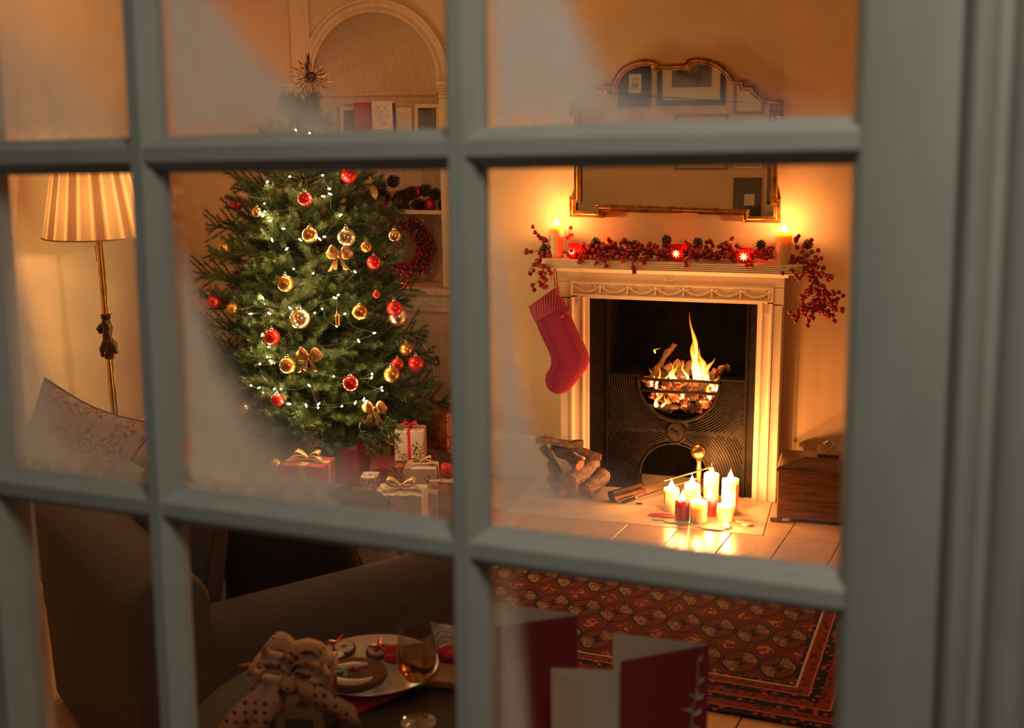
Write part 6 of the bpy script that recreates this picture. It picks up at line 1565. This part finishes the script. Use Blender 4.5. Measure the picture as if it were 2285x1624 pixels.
# ================================================================== COFFEE TABLE AND SUPPER THINGS
TZ = .70
TR = .40; TC = V((-1.10, -3.79, 0))
tb = thing('coffee_table', 'dark wooden table in shadow below the window', 'table', (TC.x, TC.y, 0))
MB().lathe([(.001, TZ - .03), (TR - .01, TZ - .03), (TR, TZ - .02), (TR, TZ - .006), (TR - .006, TZ), (.001, TZ)], 64).build('table_top', M['table'], tb, 40)
for sx_ in (-.25, .25):
    for sy_ in (-.25, .25): MB().lathe([(.018, 0), (.026, .08), (.020, .3), (.03, TZ - .06), (.03, TZ - .035)], 14, (sx_, sy_, 0)).build('leg', M['table'], tb, 40)
def tz(px, py, z=TZ): return onz(px, py, z)
pc = (tz(830, 1424, TZ + .015) + tz(830, 1560, TZ + .015)) / 2
nk = MB(); c0 = pc.copy(); Z = TZ + .002
quad = [tz(700, 1560), tz(762, 1610), tz(905, 1545), tz(960, 1470), tz(760, 1480)]
nk.loft([[V((q.x, q.y, z_)) for q in quad] for z_ in (TZ + .0008, TZ + .0038)]); o = nk.build('red_napkin', M['napkin'], None, 0); tag(o, 'folded red napkin corner hanging out from under the plate', 'napkin')
pl = thing('plate', 'round white plate under the iced biscuits', 'plate', (pc.x, pc.y, TZ + .0045))
MB().lathe([(.10, 0), (.11, .004), (.165, .018), (.167, .021), (.163, .020), (.108, .008), (.001, .007)], 48).build('dish', M['china'], pl, 50)
def biscuit(label, px, py, r, z, th=.012, icing=1, ry=1.0, seed=0, tilt=0):
    q = tz(px, py, z); t = thing('iced_biscuit', label, 'biscuit', (q.x, q.y, z), (math.radians(tilt), 0, math.radians(seed * 40)), 'iced biscuits on the plate')
    MB().lathe([(r * .95, 0), (r, th * .4), (r * .97, th), (.001, th)], 32).build('biscuit_base', M['biscuit'], t, 40)
    if icing == 1:
        pts = [(r * .72 * math.cos(a), r * .72 * math.sin(a), th + .001) for a in [(-150 + 130 * k / 12) * PI / 180 for k in range(13)]]
        b = MB(); b.tube(pts, [.004 + .010 * math.sin(PI * k / 12) for k in range(13)], 8, flat=.5)
        b.tube([(-r * .7, r * .1, th + .001), (-r * .2, r * .35, th + .001), (r * .2, r * .55, th + .001)], [.008, .014, .005], 8, flat=.5); b.build('icing', M['icing'], t, 60)
        b = MB()
        for a_ in (2.6, 3.5, -1.2):
            c = V((-r * .22, -r * .12, th + .003)); d = V((math.cos(a_), math.sin(a_), 0)); b.tube([c, c + d * .016, c + d * .034], [.003, .009, .001], 6, flat=.35)
        b.build('holly_leaves', M['holly'], t, 40)
        b = MB(); b.sphere((-r * .12, r * .12, th + .004), .006, 8, 6); b.sphere((-r * .02, r * .08, th + .004), .006, 8, 6); b.build('icing_berries', M['red_icing'], t, 60)
    else:
        MB().lathe([(r * .8, th), (r * .8, th + .003), (.001, th + .003)], 24).build('icing', M['icing'], t, 40)
        b = MB(); b.tube([(-r * .4, 0, th + .004), (0, 0, th + .004), (r * .3, 0, th + .004)], [.001, .004, .001], 5, flat=.4); b.build('icing_leaf', M['holly'], t, 40)
biscuit('large round gingerbread with white icing swirl and green holly', 792, 1512, .080, TZ + .027, .016, 1, seed=0)
biscuit('small iced biscuit at the back left of the plate', 768, 1452, .030, TZ + .027, .012, 0, seed=1, tilt=12)
biscuit('small iced biscuit at the back right of the plate', 838, 1462, .026, TZ + .027, .012, 0, seed=2, tilt=12)
biscuit('small iced biscuit left of the large gingerbread', 752, 1470, .022, TZ + .027, .010, 0, seed=3)
def twig_red(label, px, py, z, L, rot):
    q = tz(px, py, z); t = thing('red_glitter_star', label, 'decoration', (q.x, q.y, z), (0, 0, rot), 'red star decorations'); b = MB()
    for k in range(5):
        a = 2 * PI * k / 5; b.tube([(0, 0, .006), (L * math.cos(a), L * math.sin(a), .006 + .012 * (k % 2))], [.007, .001], 6)
    b.build('star_arms', M['red_matte'], t, 30)
twig_red('spiky red star at the back left of the plate', 752, 1440, TZ + .026, .032, .2); twig_red('spiky red star at the back right of the plate', 845, 1447, TZ + .045, .036, .6)
for lab, a, c in (('thin red chilli pointing left behind the dotted bow', (655, 1456), (594, 1449)), ('dark red chilli tip at the left of the dotted bow', (575, 1490), (531, 1484))):
    p0, p1 = tz(*a, TZ + .10), tz(*c, TZ + .075); t = thing('red_chilli', lab, 'chilli', p0, (0, 0, 0), 'red chillies'); d = p1 - p0
    MB().tube([V((0, 0, 0)), d * .4 + V((0, 0, .004)), d], [.007, .006, .001], 8).build('pod', M['red_matte'], t, 60); MB().tube([V((0, 0, 0)), -d.normalized() * .012 + V((0, 0, .004))], .0018, 5).build('stalk', M['holly'], t)
tissue('bunched red net bag of sweets at the right of the plate', tz(878, 1478, TZ + .02), .028, 7)
# wrapped jar with dotted bow
jq = tz(655, 1640, TZ); jb = thing('wrapped_parcel', 'printed brown parcel tied with a big cream dotted bow', 'parcel', (jq.x, jq.y + .02, TZ + .0008), (0, 0, math.radians(12)))
MB().box(-.060, .060, -.05, .05, 0, .085).build('parcel_body', M['print'], jb, 0, bevel=.01, seg=3)
def dloop(cx, cz, rx_, rz_, w, rot, y0=0.0):
    b = MB(); R_ = Matrix.Rotation(rot, 4, 'Y'); rings = []
    for k in range(19):
        a = 2 * PI * k / 18; c = V((cx, y0, cz)) + R_ @ V((rx_ * (1 - math.cos(a)) , -.012 * math.sin(a / 2), rz_ * math.sin(a)))
        rings.append([c + V((0, -w / 2, .003 * math.sin(k))), c + V((.0, 0, .002)), c + V((0, w / 2, -.003 * math.sin(k)))])
    b.loft(rings, False, False); o = b.build('bow_loop', M['dots'], jb, 60); md = o.modifiers.new('t', 'SOLIDIFY'); md.thickness = .0012
zc_ = .105
for (rx_, rz_, w, rot) in ((.034, .024, .05, PI + .15), (.036, .026, .045, PI - .5), (.032, .024, .045, PI + .9), (.036, .028, .05, -.25), (.032, .026, .045, -.75), (.032, .022, .045, .35), (.024, .02, .05, -1.4)):
    dloop(0, zc_, rx_, rz_, w, rot, random.uniform(-.02, .02))
for x1_, z1_, x2_, z2_ in ((-.03, .09, -.115, -.0), (.02, .10, .115, .055), (-.01, .09, -.06, .01)):
    b = MB(); rings = []
    for k in range(9):
        t = k / 8; c = V((x1_ + (x2_ - x1_) * t, -.052 - .012 * math.sin(t * 3), z1_ + (z2_ - z1_) * t + .012 * math.sin(t * 3))); rings.append([c + V((-.006, 0, .020)), c + V((0, -.003, 0)), c + V((.006, 0, -.020))])
    b.loft(rings, False, False); o = b.build('bow_tail', M['dots'], jb, 60); md = o.modifiers.new('t', 'SOLIDIFY'); md.thickness = .0012
MB().sphere((0, -.03, zc_ - .005), .016, 12, 8).build('bow_knot', M['dots'], jb, 60)
jb.scale = (1.4, 1.4, 1.4)
# wine glass
gq = tz(934, 1612, TZ); wg = thing('wine_glass', 'stemmed glass of white wine on the dark table', 'glass', (gq.x, gq.y, TZ + .0006))
gh = ony(934, 1412, gq.y).z - TZ; kk = gh / .20
outer = [(.001, .0), (.036, .0), (.037, .002), (.010, .006), (.004, .014), (.0035, .075), (.006, .085), (.022, .096), (.036, .115), (.041, .135), (.040, .160), (.035, .200)]
innr = [(.0340, .200), (.039, .160), (.0398, .135), (.0348, .116), (.021, .098), (.001, .092)]
MB().lathe([(r * kk, z_ * kk) for r, z_ in outer + innr], 40, caps=False).build('glass_bowl', M['wineglass'], wg, 60)
MB().lathe([(r * kk, z_ * kk) for r, z_ in [(.001, .0928), (.0205, .0985), (.0342, .1165), (.0390, .136), (.0386, .158), (.001, .158)]], 40).build('wine', M['wine'], wg, 60)
# striped cushion and bits at the table's right end
cq = onz(1010, 1440, .55); cushion('striped_cushion', 'blue-white striped cushion corner behind the wine glass', V((cq.x + .10, cq.y, .50)), .30, .28, .05, (math.radians(-60), 0, .3), fabric('blue_stripe', (.40, .42, .52), (.20, .19, .24), 90), None)
tissue('red cloth bundle at the right of the wine glass', tz(1008, 1480, TZ), .036, 8)
wb = MB().box(-.09, .09, -.05, .05, 0, .018).build('bread_board', M['wood_frame'], None, 0, bevel=.004); q = tz(1000, 1515, TZ); wb.location = (q.x + .01, q.y, TZ + .0006); wb.rotation_euler = (0, 0, .1); tag(wb, 'small brown wooden board at the right end of the table', 'board')

# ================================================================== GREETING CARDS ON THE WINDOW BOARD
SZ = zb_sill
def folded(label, spine_px, a_px, b_px, ztop, mt_out, mt_in, motif=False):
    S = onz(*spine_px, ztop); A_ = onz(*a_px, ztop); B_ = onz(*b_px, ztop)      # A: leaf further from the glass, B: leaf nearer
    h = ztop - SZ - .001; t = thing('standing_card', label, 'card', (S.x, S.y, SZ + .001), (0, 0, 0), 'cards on the window board')
    for nm, E_, in (('far_leaf', A_), ('near_leaf', B_)):
        d = E_ - S; L = d.length; an_ = math.atan2(d.y, d.x)
        b = MB()
        if nm == 'near_leaf':
            b.box(0, L, -.0004, .0004, 0, h)
        else: b.box(0, L, -.0004, .0004, 0, h)
        o = b.build(nm, mt_in if nm == 'far_leaf' else mt_out, t, 0); o.rotation_euler = (0, 0, an_)
        if nm == 'near_leaf' and motif:
            mb_ = MB(); side = 1 if math.sin(an_) * 0 + (d.x < 0) else -1
            sgn = 1 if d.x < 0 else -1
            stem = [(.020, h - .02), (.018, h - .06), (.026, h - .10), (.030, h - .15)]
            mb_.tube([(x, sgn * .0012, z_) for x, z_ in stem], .0008, 4)
            for (x, z_, a_, L2) in ((.018, h - .025, 2.0, .013), (.019, h - .03, .9, .012), (.019, h - .055, 1.2, .014), (.018, h - .062, 2.3, .014), (.022, h - .082, .5, .016), (.022, h - .085, 1.7, .018), (.024, h - .088, 2.7, .018), (.027, h - .105, .3, .018), (.028, h - .11, 1.3, .018), (.028, h - .115, 2.6, .020), (.029, h - .13, 3.6, .018), (.030, h - .14, 4.4, .016)):
                d2 = V((math.cos(a_), 0, math.sin(a_))); c = V((x, sgn * .0014, z_)); mb_.tube([c, c + d2 * L2 * .5, c + d2 * L2], [.0006, L2 * .40, .0006], 8, flat=.1)
            o2 = mb_.build('leaf_print', M['cream_card'], o, 40)
    return t
folded('burgundy folded card with cream inside, leftmost on the window board', (1288, 1372), (1100, 1343), (1105, 1398), WO.z + VB + .085, M['burgundy'], M['cream_card'])
folded('burgundy folded card printed with pale leaves, rightmost on the window board', (1582, 1438), (1368, 1412), (1385, 1475), WO.z + VB + .06, M['burgundy'], M['cream_card'], True)
folded('plain cream folded card between the two burgundy cards', (1230, 1490), (1300, 1520), (1388, 1497), WO.z + VB + .035, M['cream_card'], M['cream_card'])
